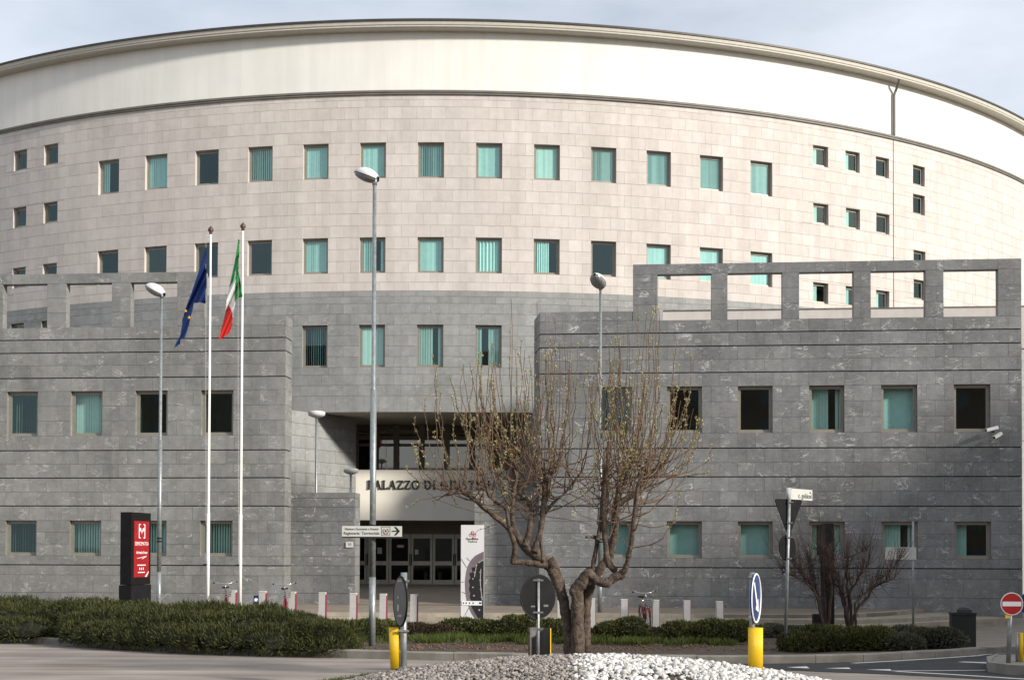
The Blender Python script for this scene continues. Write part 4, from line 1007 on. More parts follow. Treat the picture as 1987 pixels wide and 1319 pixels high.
tree = empty('pollarded_tree', tuple(at(1112, 1272, TD)), 0, 'gnarled pollarded tree with upright budding shoots on the gravel island', 'tree')
def tbuild(mb, name, m, root, smooth=False):
    o = mb.build(name, m, root, smooth); o.matrix_parent_inverse = Matrix.Translation(-root.location); return o
mb = MB(); UP = []
limb(mb, [(775, 1300, 50), (765, 1262, 38), (760, 1150, 33), (740, 1000, 33), (715, 880, 33), (690, 780, 36), (650, 690, 44), (600, 645, 38), (520, 590, 30), (460, 530, 29), (400, 455, 27)], 0, .05, 12)
UP.append(limb(mb, [(410, 465, 26), (340, 400, 20), (270, 340, 18), (200, 285, 16), (130, 225, 14), (70, 190, 13), (10, 185, 12), (-40, 200, 10)], .05, -.5))
UP.append(limb(mb, [(470, 540, 24), (500, 440, 20), (505, 380, 19), (512, 300, 14), (480, 230, 11), (430, 190, 9), (420, 90, 9)], 0, .4))
UP.append(limb(mb, [(530, 580, 26), (565, 470, 20), (580, 380, 17), (592, 260, 20), (606, 150, 25), (615, 100, 24), (640, 40, 16), (660, -20, 14)], 0, .3))
UP.append(limb(mb, [(400, 460, 20), (385, 330, 14), (392, 200, 14), (412, 80, 16), (398, 0, 18), (420, -80, 16), (440, -120, 12)], .05, -.1))
limb(mb, [(615, 665, 22), (520, 650, 19), (440, 642, 21), (392, 635, 21), (402, 585, 19), (400, 520, 17), (370, 440, 13)], -.05, -.35)
UP.append(limb(mb, [(372, 445, 13), (355, 360, 11), (340, 290, 10), (285, 245, 10), (235, 212, 9), (215, 150, 8), (190, 60, 7)], -.35, -.6))
limb(mb, [(590, 640, 12), (578, 560, 10), (572, 505, 11)], -.1, -.15, 8)
limb(mb, [(815, 1300, 62), (818, 1262, 50), (815, 1150, 43), (815, 1000, 43), (812, 880, 39), (806, 820, 40), (850, 768, 37), (882, 722, 34), (935, 758, 31), (1000, 778, 29), (1060, 742, 29), (1100, 728, 27)], -.06, -.15, 12)
UP.append(limb(mb, [(1095, 730, 22), (1130, 680, 20), (1150, 600, 17), (1170, 500, 15), (1180, 400, 15), (1195, 280, 13), (1210, 150, 12), (1240, 60, 10)], -.15, -.5))
limb(mb, [(880, 1300, 40), (872, 1240, 33), (866, 1100, 30), (870, 960, 30), (880, 850, 31), (905, 790, 28), (950, 710, 27), (1000, 640, 27), (1040, 560, 25), (1060, 450, 22), (1065, 330, 24), (1068, 270, 23)], .06, .15, 12)
UP.append(limb(mb, [(1066, 275, 22), (1120, 235, 19), (1218, 180, 18), (1265, 90, 18), (1275, 0, 17), (1258, -30, 14)], .15, .0))
UP.append(limb(mb, [(1068, 275, 20), (1090, 150, 18), (1122, 60, 18), (1160, -10, 16), (1175, -60, 13)], .15, .5))
UP.append(limb(mb, [(1065, 700, 24), (1012, 640, 18), (1000, 540, 16), (985, 420, 15), (985, 300, 14), (990, 150, 14), (998, 60, 15), (1000, 20, 14)], -.1, -.35))
limb(mb, [(905, 705, 12), (925, 610, 14), (944, 495, 15), (905, 477, 9), (870, 480, 9)], -.05, -.2, 8)
UP.append(limb(mb, [(944, 500, 14), (960, 420, 12), (970, 300, 10), (975, 180, 9), (970, 90, 8)], -.2, -.1))
UP.append(limb(mb, [(1015, 610, 18), (1030, 490, 13), (1048, 320, 11), (1080, 180, 10), (1110, 100, 9)], .1, .7))
UP.append(limb(mb, [(600, 320, 14), (660, 250, 9), (740, 180, 8), (800, 100, 7)], .1, .5, 8))
for u, v, w in ((650, 660, 50), (806, 815, 46), (885, 715, 40), (1100, 728, 36), (615, 95, 34), (1268, 30, 30), (998, 15, 28), (405, -10, 28), (400, 460, 36), (1000, 775, 32)):
    c = at(*T(u, v), TD); r = w / 3.383 * TD / F; base = len(mb.v)
    mb.v += [tuple(c + Vector(q) * r * random.uniform(.75, 1.15)) for q in IV]
    for f in IF: mb.f.append([base + int(q) for q in f]); mb.m.append(0); mb.seed.append(.5)
trk = tbuild(mb, 'trunk', 'bark', tree, True)
from mathutils import noise as mnoise
_nr = [v.normal.copy() for v in trk.data.vertices]
for v, n_ in zip(trk.data.vertices, _nr):      # furrowed, knobbly bark
    c_ = v.co; d_ = mnoise.noise(Vector((c_.x * 34, c_.y * 34, c_.z * 7))) * .011 + mnoise.noise(Vector((c_.x * 9, c_.y * 9, c_.z * 6 + 4))) * .016 + abs(mnoise.noise(Vector((c_.x * 60, c_.y * 60, c_.z * 22)))) * .006
    k_ = 1.0 if c_.z < 1.6 else .45
    v.co = c_ + n_ * d_ * k_
# shoots
twg = MB(); BUD = []
starts = []
for L in UP:
    n = len(L)
    for i in range(int(n * .35), n): starts.append((L[i], i / n))
def topy(x): return np.interp(x, [780, 800, 840, 880, 920, 960, 1000, 1040, 1075, 1120, 1160, 1200, 1240, 1280, 1320, 1350, 1385], [905, 860, 700, 720, 690, 655, 615, 660, 640, 660, 680, 640, 600, 590, 700, 790, 860])
def px_of(p): return proj(p)
def shoot(P0, tx, ty, dd, r0, buds=True, sag=0.0, nb=1.0):
    D1 = min(max(P0.y + dd, TD - 1.2), TD + 1.3); P3 = at(tx, ty, D1); H = P3.z - P0.z; dx = Vector((P3.x - P0.x, P3.y - P0.y, 0))
    P1 = P0 + dx * random.uniform(.5, .85) + Vector((0, 0, H * random.uniform(-.02, .18) - sag)); P2 = P0 + dx * random.uniform(.88, 1.02) + Vector((0, 0, H * random.uniform(.45, .62)))
    n = 11; pts = []
    for k in range(n):
        t = k / (n - 1); q = P0 * (1 - t) ** 3 + P1 * 3 * t * (1 - t) ** 2 + P2 * 3 * t * t * (1 - t) + P3 * t ** 3
        if 0 < k: q = q + Vector((random.gauss(0, .016), random.gauss(0, .014), random.gauss(0, .008)))
        pts.append(q)
    twg.tube(pts, [r0 * (1 - .62 * k / (n - 1)) for k in range(n)], 5)
    if buds:
        for k in range(int((8 + random.random() * 13) * nb)):
            t = random.uniform(.38, 1.0) ** .8; f = t * (n - 1); i = min(int(f), n - 2); q = pts[i].lerp(pts[i + 1], f - i); BUD.append((q, 1.0 + .6 * (t > .85)))
        for _ in range(3): BUD.append((pts[-1], 1.5))
cnt = 0
for _ in range(4000):
    if cnt >= 150: break
    P0, f = random.choice(starts); x0, y0 = px_of(P0)
    tx = x0 + random.gauss(0, 52)
    if not 785 < tx < 1380: continue
    if 1035 < tx < 1062 and random.random() < .5: continue
    top = topy(tx)
    ty = top + (random.random() ** 1.5) * (y0 - 60 - top) * .85 + 8
    if ty > y0 - 45: continue
    bd = random.random() < .78
    shoot(P0, tx, ty, random.uniform(-.45, .45), random.uniform(.0065, .011), bd); cnt += 1
for tx, ty, sx in ((991, 584, 1000), (1043, 585, 1040), (1075, 612, 1060), (1200, 598, 1190), (1255, 640, 1230), (1275, 578, 1250), (1222, 640, 1200), (1310, 668, 1255), (1340, 690, 1262), (840, 690, 900), (895, 715, 930), (853, 764, 900), (790, 905, 880), (805, 810, 880), (1382, 865, 1280), (1352, 850, 1270), (1375, 915, 1265), (960, 640, 985)):
    s = min(starts, key=lambda q: abs(px_of(q[0])[0] - sx) + abs(px_of(q[0])[1] - 930) * .3)
    shoot(s[0], tx, ty, random.uniform(-.3, .3), .0085, ty > 640)
for _ in range(70):      # wide arching shoots on the outside
    P0, f = random.choice(starts); x0, y0 = px_of(P0); sd = -1 if x0 < 1085 else 1; tx = x0 + sd * random.uniform(20, 130); ty = max(topy(min(max(tx, 790), 1380)), y0 - random.uniform(60, 240))
    if 788 < tx < 1382 and ty < y0 - 40: shoot(P0, tx, ty, random.uniform(-.5, .5), random.uniform(.006, .010), random.random() < .8, sag=random.uniform(.0, .12))
for _ in range(170):     # short tangled side twigs around the knots
    P0, f = random.choice(starts); x0, y0 = px_of(P0); tx, ty = x0 + random.gauss(0, 55), y0 + random.uniform(-70, 45)
    if 785 < tx < 1380 and ty < 1085: shoot(P0, tx, ty, random.uniform(-.4, .4), random.uniform(.004, .007), random.random() < .35, sag=random.uniform(0, .08), nb=.35)
tbuild(twg, 'shoots', 'twig', tree)
bp, bn = [], []
for q, s in BUD:
    for _ in range(3): bp.append((q.x + random.gauss(0, .006), q.y + random.gauss(0, .006), q.z + random.gauss(0, .006))); bn.append((random.gauss(0, .5), random.gauss(0, .5), 1))
V, Q = leaves(bp, bn, 0.026, 0.015, .2, .5); bo = npmesh('buds', V, Q, 'bud', tree); bo.matrix_parent_inverse = Matrix.Translation(-tree.location)

# ------------------------------------------------------------------ the two bare multi-stemmed bushes
def bare_bush(x, y, D, lim, label, seed):
    random.seed(seed); p = at(x, y, D); z0 = bedz(p.x, p.y); base = Vector((p.x, p.y, z0)); root = empty('bare_bush', tuple(base), 0, label, 'bush', 'bare multi-stemmed bushes')
    st, tw = MB(), MB(); ends = []
    for pts in lim:
        P = [base + Vector((random.uniform(-.08, .08), random.uniform(-.08, .08), 0))]; dd = 0
        for (u, v) in pts: dd += random.uniform(-.2, .2); P.append(at(u, v, D + dd))
        r0 = random.uniform(.026, .04)
        Q = []
        for a, b in zip(P[:-1], P[1:]):
            for k in range(4): Q.append(a.lerp(b, k / 4) + Vector((random.gauss(0, .015), random.gauss(0, .015), random.gauss(0, .012))))
        Q.append(P[-1]); st.tube(Q, [r0 * (1 - .7 * k / (len(Q) - 1)) for k in range(len(Q))], 7); ends += Q[len(Q) // 3:]
    for _ in range(300):
        a = random.choice(ends); L = random.uniform(.35, 1.0) * (1.4 if random.random() < .25 else .8); out = Vector((a.x - base.x, a.y - base.y, 0)) * .6
        d = Vector((out.x + random.gauss(0, .22), out.y + random.gauss(0, .25), 1.0)).normalized(); q = a; pts = [a]
        for k in range(5): d = (d + Vector((random.gauss(0, .12), random.gauss(0, .12), .10))).normalized(); q = q + d * L / 5; pts.append(q)
        tw.tube(pts, [.0052 * (1 - .13 * k) for k in range(6)], 4)
    for _ in range(190):
        a = random.choice(ends); q = a; d = Vector((random.gauss(0, 1), random.gauss(0, 1), random.gauss(.1, .4))).normalized(); pts = [a]; L = random.uniform(.2, .55)
        for k in range(4): d = (d + Vector((random.gauss(0, .3), random.gauss(0, .3), .15))).normalized(); q = q + d * L / 4; pts.append(q)
        tw.tube(pts, [.007 * (1 - .18 * k) for k in range(5)], 4)
    tbuild(st, 'stems', 'dtwig', root); tbuild(tw, 'shoots', 'dtwig', root)
bare_bush(1607, 1207, 28.5, [[(1590, 1165), (1568, 1130), (1545, 1100), (1528, 1075)], [(1588, 1160), (1573, 1110), (1570, 1085)], [(1600, 1150), (1595, 1100), (1592, 1068)], [(1578, 1140), (1545, 1118), (1520, 1110)], [(1612, 1150), (1610, 1100), (1618, 1060)]],
          'bare dark multi-stemmed bush beside the tall dark pillar', 3)
bare_bush(1650, 1209, 28.5, [[(1640, 1160), (1625, 1130), (1618, 1090)], [(1645, 1150), (1642, 1110), (1648, 1080), (1680, 1068)], [(1660, 1170), (1690, 1140), (1725, 1110), (1745, 1085)], [(1665, 1175), (1700, 1135), (1735, 1120)], [(1650, 1150), (1668, 1115), (1685, 1095)], [(1640, 1180), (1628, 1140), (1600, 1120)]],
          'bare brown multi-stemmed bush spreading towards the pole with the white board', 5)
random.seed(11)

# ================================================================== STREET FURNITURE
def local(o, p): return p
def post(root, h, r, m='galv', taper=None, name='pole', n=14):
    mb = MB(); mb.tube([(0, 0, -0.05), (0, 0, h * .33), (0, 0, h * .331), (0, 0, h)], [r, r, (r + (taper or r)) / 2 if taper else r, taper or r], n); return mb.build(name, m, root, True)
# ---- street lamps
def street_lamp(p, topz, r, head_l, rz, tilt, label):
    root = empty('street_lamp', tuple(p), 0, label, 'street lamp'); H = topz - p.z
    mb = MB(); mb.tube([(0, 0, -0.05), (0, 0, 1.3)], r * 1.08, 16); mb.tube([(0, 0, 1.3), (0, 0, H * .55)], r, 16); mb.tube([(0, 0, H * .55), (0, 0, H * .552), (0, 0, H)], [r, r * .72, r * .62], 16)
    po = mb.build('pole', 'galv', root, True)
    b = MB(); b.tube([(0, 0, 2.15), (0, 0, 2.19)], r * 1.18, 16); b.tube([(0, 0, 2.24), (0, 0, 2.28)], r * 1.18, 16); b.build('collar', 'darkback', root)
    hd = bpy.data.objects.new('lamp_head', None)
    # lantern: flattened egg, upper shell and lower lens
    sh, ln = MB(), MB(); n = 22; prof = []
    L = head_l
    def ring_(t):
        x = -0.12 * L + L * t; w = 0.36 * L * (math.sin(math.pi * min(1, (t * .92 + .06))) ** .55); return x, w
    R0 = []
    for i in range(15):
        t = i / 14; x, w = ring_(t); R0.append((x, w))
    for mbx, sg, hh in ((sh, 1, .85), (ln, -1, .6)):
        rows = []
        for x, w in R0: rows.append([(x, w * math.cos(math.pi * k / 12), sg * w * hh * math.sin(math.pi * k / 12) + (0.0 if sg > 0 else -0.004)) for k in range(13)])
        for a, b in zip(rows[:-1], rows[1:]):
            for k in range(12): mbx.face([a[k], b[k], b[k + 1], a[k + 1]] if sg < 0 else [a[k], a[k + 1], b[k + 1], b[k]])
    mt = Matrix.Translation((0, 0, H + 0.04)) @ Matrix.Rotation(rz, 4, 'Z') @ Matrix.Rotation(-tilt, 4, 'Y')
    h = sh.build('lamp_head', 'lampwhite', root, True, mt); g = ln.build('lens', 'lens', h, True)
    rm = MB(); 
    for (x, w), (x2, w2) in zip(R0[:-1], R0[1:]):
        for s_ in (-1, 1): rm.tube([(x, s_ * w, 0), (x2, s_ * w2, 0)], 0.008, 5, False)
    rm.build('rim', 'darkback', h)
    nk = MB(); nk.tube([(0, 0, H - .08), (0, 0, H + .05)], [r * .8, r * .8], 12); nk.build('spigot', 'galv', root, True)
    return root
p = gnd(722, 1254.5, 0.09); q = at(720, 351, p.y); street_lamp(p, q.z, 0.058, 0.50, R_(180 - 20), R_(22), 'tall grey street lamp carrying the white ministry direction sign')
MIDP = p.copy()
t_, w_ = ray(308, 1175); p = Vector((t_ * 38.4, 38.4, G(t_ * 38.4, 38.4))); q = at(310, 573, p.y); street_lamp(p, q.z, 0.062, 0.64, R_(180 - 15), R_(28), 'tall street lamp standing between the red totem and the flagpoles')
t_, w_ = ray(1164, 1188); p = Vector((t_ * 41.5, 41.5, TERR)); q = at(1168, 558, p.y); street_lamp(p, q.z, 0.066, 0.66, R_(245), R_(28), 'tall street lamp on the terrace behind the pollarded tree')
# ---- mushroom lamps at the entrance
def mush(x, ytop, D, r, label):
    t, w = ray(x, ytop); z0 = TERR if D < 49 else 0.12; root = empty('mushroom_lamp', (t * D, D, z0), 0, label, 'lamp', 'mushroom lamps at the entrance'); H = EYE + w * D - z0
    mb = MB(); mb.tube([(0, 0, 0), (0, 0, H - .1)], .045, 12); mb.build('pole', 'galv', root, True)
    mb = MB(); mb.lathe([(0, H + .02), (r * .5, H + .015), (r * .96, H - .01), (r, H - .04), (r * .97, H - .14), (r * .6, H - .20), (.06, H - .24), (0, H - .24)], 28); mb.build('lamp_head', 'lampwhite', root, True)
mush(614.5, 798, 48.2, 0.31, 'taller mushroom lamp behind the dark screen wall')
mush(681, 909, 53.5, 0.30, 'lower mushroom lamp beside the carved building name')
mush(966, 910, 53.5, 0.30, 'mushroom lamp seen through the tree crown')
# ---- flagpoles and flags
def flagpole(x, ytop, D, label):
    t, w = ray(x, ytop); z0 = G(t * D, D); root = empty('flagpole', (t * D, D, z0), 0, label, 'flagpole'); H = EYE + w * D - z0
    mb = MB(); mb.tube([(0, 0, -.05), (0, 0, 3.0)], .046, 12); mb.tube([(0, 0, 3.0), (0, 0, 3.02), (0, 0, H - .22)], [.046, .038, .028], 12); mb.build('pole', 'whitepaint', root, True)
    mb = MB(); mb.lathe([(.03, H - .22), (.05, H - .2), (.04, H - .17), (.085, H - .11), (.07, H - .05), (.02, H + .0), (0, H + .03)], 14); mb.build('finial', 'finial', root, True)
    mb = MB(); mb.tube([(-.13, -.01, H - .27), (0, 0, H - .27)], .016, 6); mb.tube([(-.13, -.02, H - .27), (-.10, -.03, H * .62), (-.04, -.06, 1.6)], .005, 4, False); mb.build('halyard', 'signwhite', root)
    mb = MB(); mb.tube([(-.13, -.03, 1.55), (.02, -.03, 1.55)], .014, 6); mb.build('cleat', 'darkback', root)
    return root
FD = 38.0
flagpole(409, 440, FD, 'white flagpole carrying the blue flag'); flagpole(471.5, 433, FD + .2, 'white flagpole carrying the green white and red flag')
def inside(poly, x, y):
    c = False; n = len(poly)
    for i in range(n):
        (x1, y1), (x2, y2) = poly[i], poly[i - 1]
        if (y1 > y) != (y2 > y) and x < (x2 - x1) * (y - y1) / (y2 - y1) + x1: c = not c
    return c
def flag_piece(root, poly, m, name, D, step=5.0, ph=0.0):
    xs_ = [q[0] for q in poly]; ys_ = [q[1] for q in poly]; mb = MB(); idx = {}
    def vid(i, j):
        if (i, j) not in idx:
            u, v = i * step, j * step; x, y = 330 + u / 5.073, 430 + v / 5.073
            dd = 0.10 * math.sin((u + v * .45) / 21.0 + ph) + 0.05 * math.sin((u * 1.6 + v * .7) / 17.0 + 1.3) + 0.0006 * (v - 600)
            idx[(i, j)] = len(mb.v); mb.v.append(tuple(at(x, y, D + dd) - root.location))
        return idx[(i, j)]
    for i in range(int(min(xs_) // step), int(max(xs_) // step) + 1):
        for j in range(int(min(ys_) // step), int(max(ys_) // step) + 1):
            if inside(poly, (i + .5) * step, (j + .5) * step): mb.f.append([vid(i, j), vid(i, j + 1), vid(i + 1, j + 1), vid(i + 1, j)]); mb.m.append(0); mb.seed.append(.5)
    return mb.build(name, m, root, True)
eu = empty('flag', tuple(at(401, 485, FD)), 0, 'limp dark blue flag with yellow stars on its flagpole', 'flag')
flag_piece(eu, [(352, 255), (360, 258), (358, 500), (357, 808), (300, 796), (235, 800), (222, 870), (200, 945), (188, 1010), (168, 1080), (142, 1150), (104, 1155), (98, 1200), (62, 1228), (40, 1248), (60, 1190), (100, 1120), (118, 1020), (120, 970), (150, 870), (175, 795), (205, 715), (235, 630), (262, 545), (293, 450), (322, 345)], 'flagblue', 'cloth', FD - .02)
for cx_, cz_, r in ((155, 878, 16), (189, 942, 18)):
    mb = MB(); c = at(330 + cx_ / 5.073, 430 + cz_ / 5.073, FD - .22) - eu.location; s = r / 5.073 * FD / F
    mb.prism([(c.x + s * (1 if k % 2 == 0 else .42) * math.sin(k * math.pi / 5), c.z + s * (1 if k % 2 == 0 else .42) * math.cos(k * math.pi / 5)) for k in range(10)][::-1], c.y, c.y + .01); mb.build('star', 'star', eu)
it = empty('flag', tuple(at(467, 470, FD)), 0, 'limp green white and red flag on its flagpole', 'flag')
flag_piece(it, [(672, 175), (684, 180), (680, 300), (672, 480), (695, 600), (716, 742), (690, 745), (634, 778), (640, 620), (652, 490), (645, 485), (620, 590), (580, 662), (610, 520), (640, 380)], 'flaggreen', 'green_band', FD + .18)
flag_piece(it, [(645, 485), (652, 490), (640, 620), (634, 775), (640, 800), (622, 945), (615, 930), (605, 870), (578, 825), (542, 905), (558, 760), (580, 662), (620, 590)], 'flagwhite', 'white_band', FD + .18)
flag_piece(it, [(542, 908), (578, 825), (605, 870), (615, 950), (605, 1050), (580, 1100), (520, 1140), (478, 1168), (500, 1080)], 'flagred', 'red_band', FD + .18)

# ---- ministry direction sign on the lamp post
c = at(721.5, 1030.7, MIDP.y - .11); sg = empty('direction_sign', tuple(c), R_(-1.0), 'white direction sign with ministry lettering, emblem and black arrow on the lamp post', 'sign'); k = MIDP.y / F
def SX(u): return (655 + u / 14.72 - 721.5) * k
def SZ(v): return -(1010 + v / 14.72 - 1030.7) * k
mb = MB(); mb.box(SX(132), SX(1838), -.012, .012, SZ(450), SZ(150)); mb.build('board', 'signwhite', sg)
mb = MB(); mb.box(SX(132), SX(1838), -.014, .014, SZ(488), SZ(452)); mb.build('lower_rim', 'ink', sg)
text('Ministero Economia e Finanze', .052, (SX(690), -.014, SZ(238)), sg, 'ink', sx=1.0)
text('Ragioneria  Territoriale', .072, (SX(690), -.014, SZ(358)), sg, 'ink', sx=.98)
mb = MB(); mb.prism([(SX(1550), SZ(308)), (SX(1550), SZ(278)), (SX(1700), SZ(278)), (SX(1615), SZ(172)), (SX(1672), SZ(172)), (SX(1785), SZ(292)), (SX(1670), SZ(412)), (SX(1615), SZ(412)), (SX(1700), SZ(308))], -.016, -.012); mb.build('arrow', 'ink', sg)
mb = MB(); r_ = [(SX(1262), SZ(412)), (SX(1500), SZ(412)), (SX(1500), SZ(172)), (SX(1262), SZ(172))]
for a, b in zip(r_, r_[1:] + r_[:1]): mb.tube([(a[0], -.014, a[1]), (b[0], -.014, b[1])], .004, 4)
em = mb.build('emblem', 'ink', sg); cx_, cz_ = SX(1381), SZ(290)
mb = MB()
for s_ in (-1, 1): mb.tube([(cx_ + s_ * .05 * math.sin(a), -.015, cz_ - .05 * math.cos(a)) for a in [x * .45 for x in range(1, 7)]], .006, 5)
mb.build('wreath', 'greenprint', em)
mb = MB(); mb.prism([(cx_ + .032 * (1 if q % 2 == 0 else .45) * math.sin(q * math.pi / 5), cz_ + .032 * (1 if q % 2 == 0 else .45) * math.cos(q * math.pi / 5)) for q in range(10)][::-1], -.016, -.013); mb.prism([(cx_ - .04, cz_ - .06), (cx_ + .04, cz_ - .06), (cx_ + .045, cz_ - .045), (cx_ - .045, cz_ - .045)], -.016, -.013); mb.build('star', 'magenta', em)
mb = MB()
for z in (-.06, .06): mb.tube([(0, .02, z), (0, .10, z)], .012, 6); mb.box(-.08, .08, .012, .03, z - .015, z + .015)
mb.build('clamp', 'galv', sg)

# ---- red advertising totem
t_, w_ = ray(255, 1160); D0 = 34.0; t_ = ray(254.5, 1080)[0]; base = Vector((t_ * D0, D0, G(t_ * D0, D0)))
tx2, D2 = ray(292, 1080)[0] * (D0 + 1.05), D0 + 1.05; ang = math.atan2(D2 - base.y, tx2 - base.x); wid = math.hypot(D2 - base.y, tx2 - base.x)
tot = empty('advertising_totem', tuple(base), ang, 'dark totem with a red illuminated-style advertising panel behind the hedge', 'totem')
tot['label'] = 'dark upright totem with red advertising panel behind the hedge'
Ht = at(254.5, 993, D0).z - base.z; Hb = at(254.5, 1135, D0).z - base.z; th_ = .30
mb = MB(); mb.box(0, wid, 0, th_, Hb + .01, Ht); mb.build('cabinet', 'black', tot)
mb = MB(); mb.box(-.02, wid + .01, -.02, th_ + .02, 0, Hb); mb.build('base', 'darkback', tot)
pu0, pu1, pz0, pz1 = wid * .13, wid * .90, Hb + .20, Ht - .22
mb = MB(); mb.box(pu0, pu1, -.008, .002, pz0, pz1); pn = mb.build('poster', 'red', tot)
cxp = (pu0 + pu1) / 2; ph_ = pz1 - pz0; pwid = pu1 - pu0
zc_ = pz1 - ph_ * .18
mb = MB()
for s_ in (-1, 1):
    xx = cxp + s_ * pwid * .19
    for a, b in (((xx, zc_ - ph_ * .12), (xx, zc_ + ph_ * .12)), ((xx, zc_ + ph_ * .12), (xx - s_ * .07, zc_ + ph_ * .12)), ((xx, zc_ - ph_ * .12), (xx - s_ * .07, zc_ - ph_ * .12))): mb.tube([(a[0], -.012, a[1]), (b[0], -.012, b[1])], .016, 5)
    mb.prism(disc_poly(.045, 12, cxp + s_ * .085, zc_ + ph_ * .03), -.014, -.008)
mb.prism([(cxp - .035, zc_ + ph_ * .015), (cxp, zc_ - ph_ * .05), (cxp + .035, zc_ + ph_ * .015)], -.014, -.008)
mb.build('bracket_emblem', 'flagwhite', pn)
text('SERVICEMATICA', .135, (cxp, -.012, pz1 - ph_ * .405), pn, 'flagwhite', sx=.86 * pwid / .93)
text('informatica forense', .11, (cxp, -.012, pz1 - ph_ * .56), pn, 'flagwhite', sx=.8 * pwid / .93, shear=.5)
mb = MB()
for z, w in ((.785, .56), (.915, .46)): mb.box(cxp - pwid * w / 2, cxp + pwid * w / 2, -.012, -.008, pz1 - ph_ * z - .012, pz1 - ph_ * z + .012)
mb.tube([(cxp - pwid * .3, -.012, pz1 - ph_ * .665), (cxp + pwid * .32, -.012, pz1 - ph_ * .625), (cxp + pwid * .02, -.012, pz1 - ph_ * .675)], .008, 4)
for q in (-.1, 0, .1): mb.box(cxp + q - .02, cxp + q + .02, -.012, -.008, pz1 - ph_ * .85 - .03, pz1 - ph_ * .85 + .03)
mb.prism([(pu1 - .22, pz0 + .005), (pu1 - .14, pz0 + .005), (pu1 - .01, pz0 + ph_ * .09), (pu1 - .01, pz0 + ph_ * .105)], -.012, -.008)
mb.build('small_print', 'flagwhite', pn)

# ---- tall bicycle-hire banner
BD = 36.3; k = BD / F; c = at(915.5, 1208, BD); bz0 = G(c.x, BD)
bn_ = empty('banner', (c.x, BD, bz0), 0, 'tall white banner printed with bicycle gear beside the docking posts', 'banner')
def BX(u): return (885 + u / 6.43 - 915.5) * k
def BZ(v): return at(915.5, 1010 + v / 6.43, BD).z - bz0
mb = MB(); mb.box(BX(58), BX(344), -.02, .02, .0, BZ(52)); mb.build('panel', 'postercloth', bn_)
mb = MB(); mb.tube([(BX(58), .03, 0), (BX(58), .03, BZ(56))], .014, 6); mb.tube([(BX(344), .03, 0), (BX(344), .03, BZ(56))], .014, 6); mb.build('frame', 'galv', bn_)
def pr(poly, m, name, d): mb = MB(); mb.prism([(BX(u), BZ(v)) for u, v in poly][::-1], -.021 - d - .003, -.021 - d); return mb.build(name, m, bn_)
pr([(342, 380), (290, 405), (235, 435), (195, 475), (165, 520), (140, 570), (122, 640), (112, 720), (110, 800), (116, 900), (130, 990), (152, 1060), (185, 1140), (235, 1225), (342, 1225)], 'gear', 'printed_disc', .001)
pr([(342, 480), (300, 505), (262, 540), (240, 575), (190, 580), (205, 640), (165, 650), (180, 715), (155, 740), (172, 800), (158, 850), (180, 900), (170, 950), (195, 1010), (188, 1060), (215, 1110), (250, 1170), (285, 1225), (342, 1225)], 'ink', 'printed_teeth', .0055)
mb = MB()
for u, v, r in ((285, 515, 14), (250, 555, 13), (225, 640, 12), (208, 722, 12), (208, 828, 12), (222, 932, 13), (300, 640, 16), (298, 740, 16), (305, 850, 15), (318, 950, 15), (290, 1110, 14), (330, 490, 12)): mb.prism(disc_poly(r * k / 6.43 * .8, 10, BX(u), BZ(v)), -.034, -.031)
for a, b in (((285, 515), (330, 490)), ((305, 600), (298, 740)), ((298, 740), (305, 850)), ((305, 850), (325, 990)), ((250, 555), (225, 700))): mb.tube([(BX(a[0]), -.033, BZ(a[1])), (BX(b[0]), -.033, BZ(b[1]))], .012, 5)
mb.build('printed_chain', 'lightgrey', bn_)
mb = MB()
for a, b in (((62, 475), (132, 585)), ((130, 460), (172, 503)), ((62, 765), (108, 758)), ((72, 885), (114, 905)), ((160, 1085), (110, 1175))): mb.tube([(BX(a[0]), -.022, BZ(a[1])), (BX(b[0]), -.022, BZ(b[1]))], .006, 4)
mb.build('printed_spokes', 'ink', bn_)
pr([(70, 1052), (322, 1052), (322, 998), (70, 998)][::-1], 'flagwhite', 'logo_strip', .009)
mb = MB()
for u in (85, 118, 160, 205, 285): mb.box(BX(u), BX(u + (32 if u > 250 else 14)), -.036, -.034, BZ(1034), BZ(1014))
mb.build('logo_marks', 'ink', bn_)
mb = MB()
for u in (177, 228): mb.tube([(BX(u) + .038 * math.cos(a), -.024, BZ(175) + .038 * math.sin(a)) for a in [x * .524 for x in range(13)]], .006, 4)
mb.tube([(BX(177), -.024, BZ(175)), (BX(192), -.024, BZ(130)), (BX(215), -.024, BZ(130)), (BX(228), -.024, BZ(175)), (BX(203), -.024, BZ(170)), (BX(192), -.024, BZ(130))], .006, 4)
mb.build('bicycle_logo', 'signred', bn_)
text('Good', .085, (BX(163), -.024, BZ(225)), bn_, 'ink', bold=.001); text('Bike', .085, (BX(240), -.024, BZ(225)), bn_, 'signred', bold=.001); text('Padova', .085, (BX(203), -.024, BZ(258)), bn_, 'greenprint', bold=.0005)

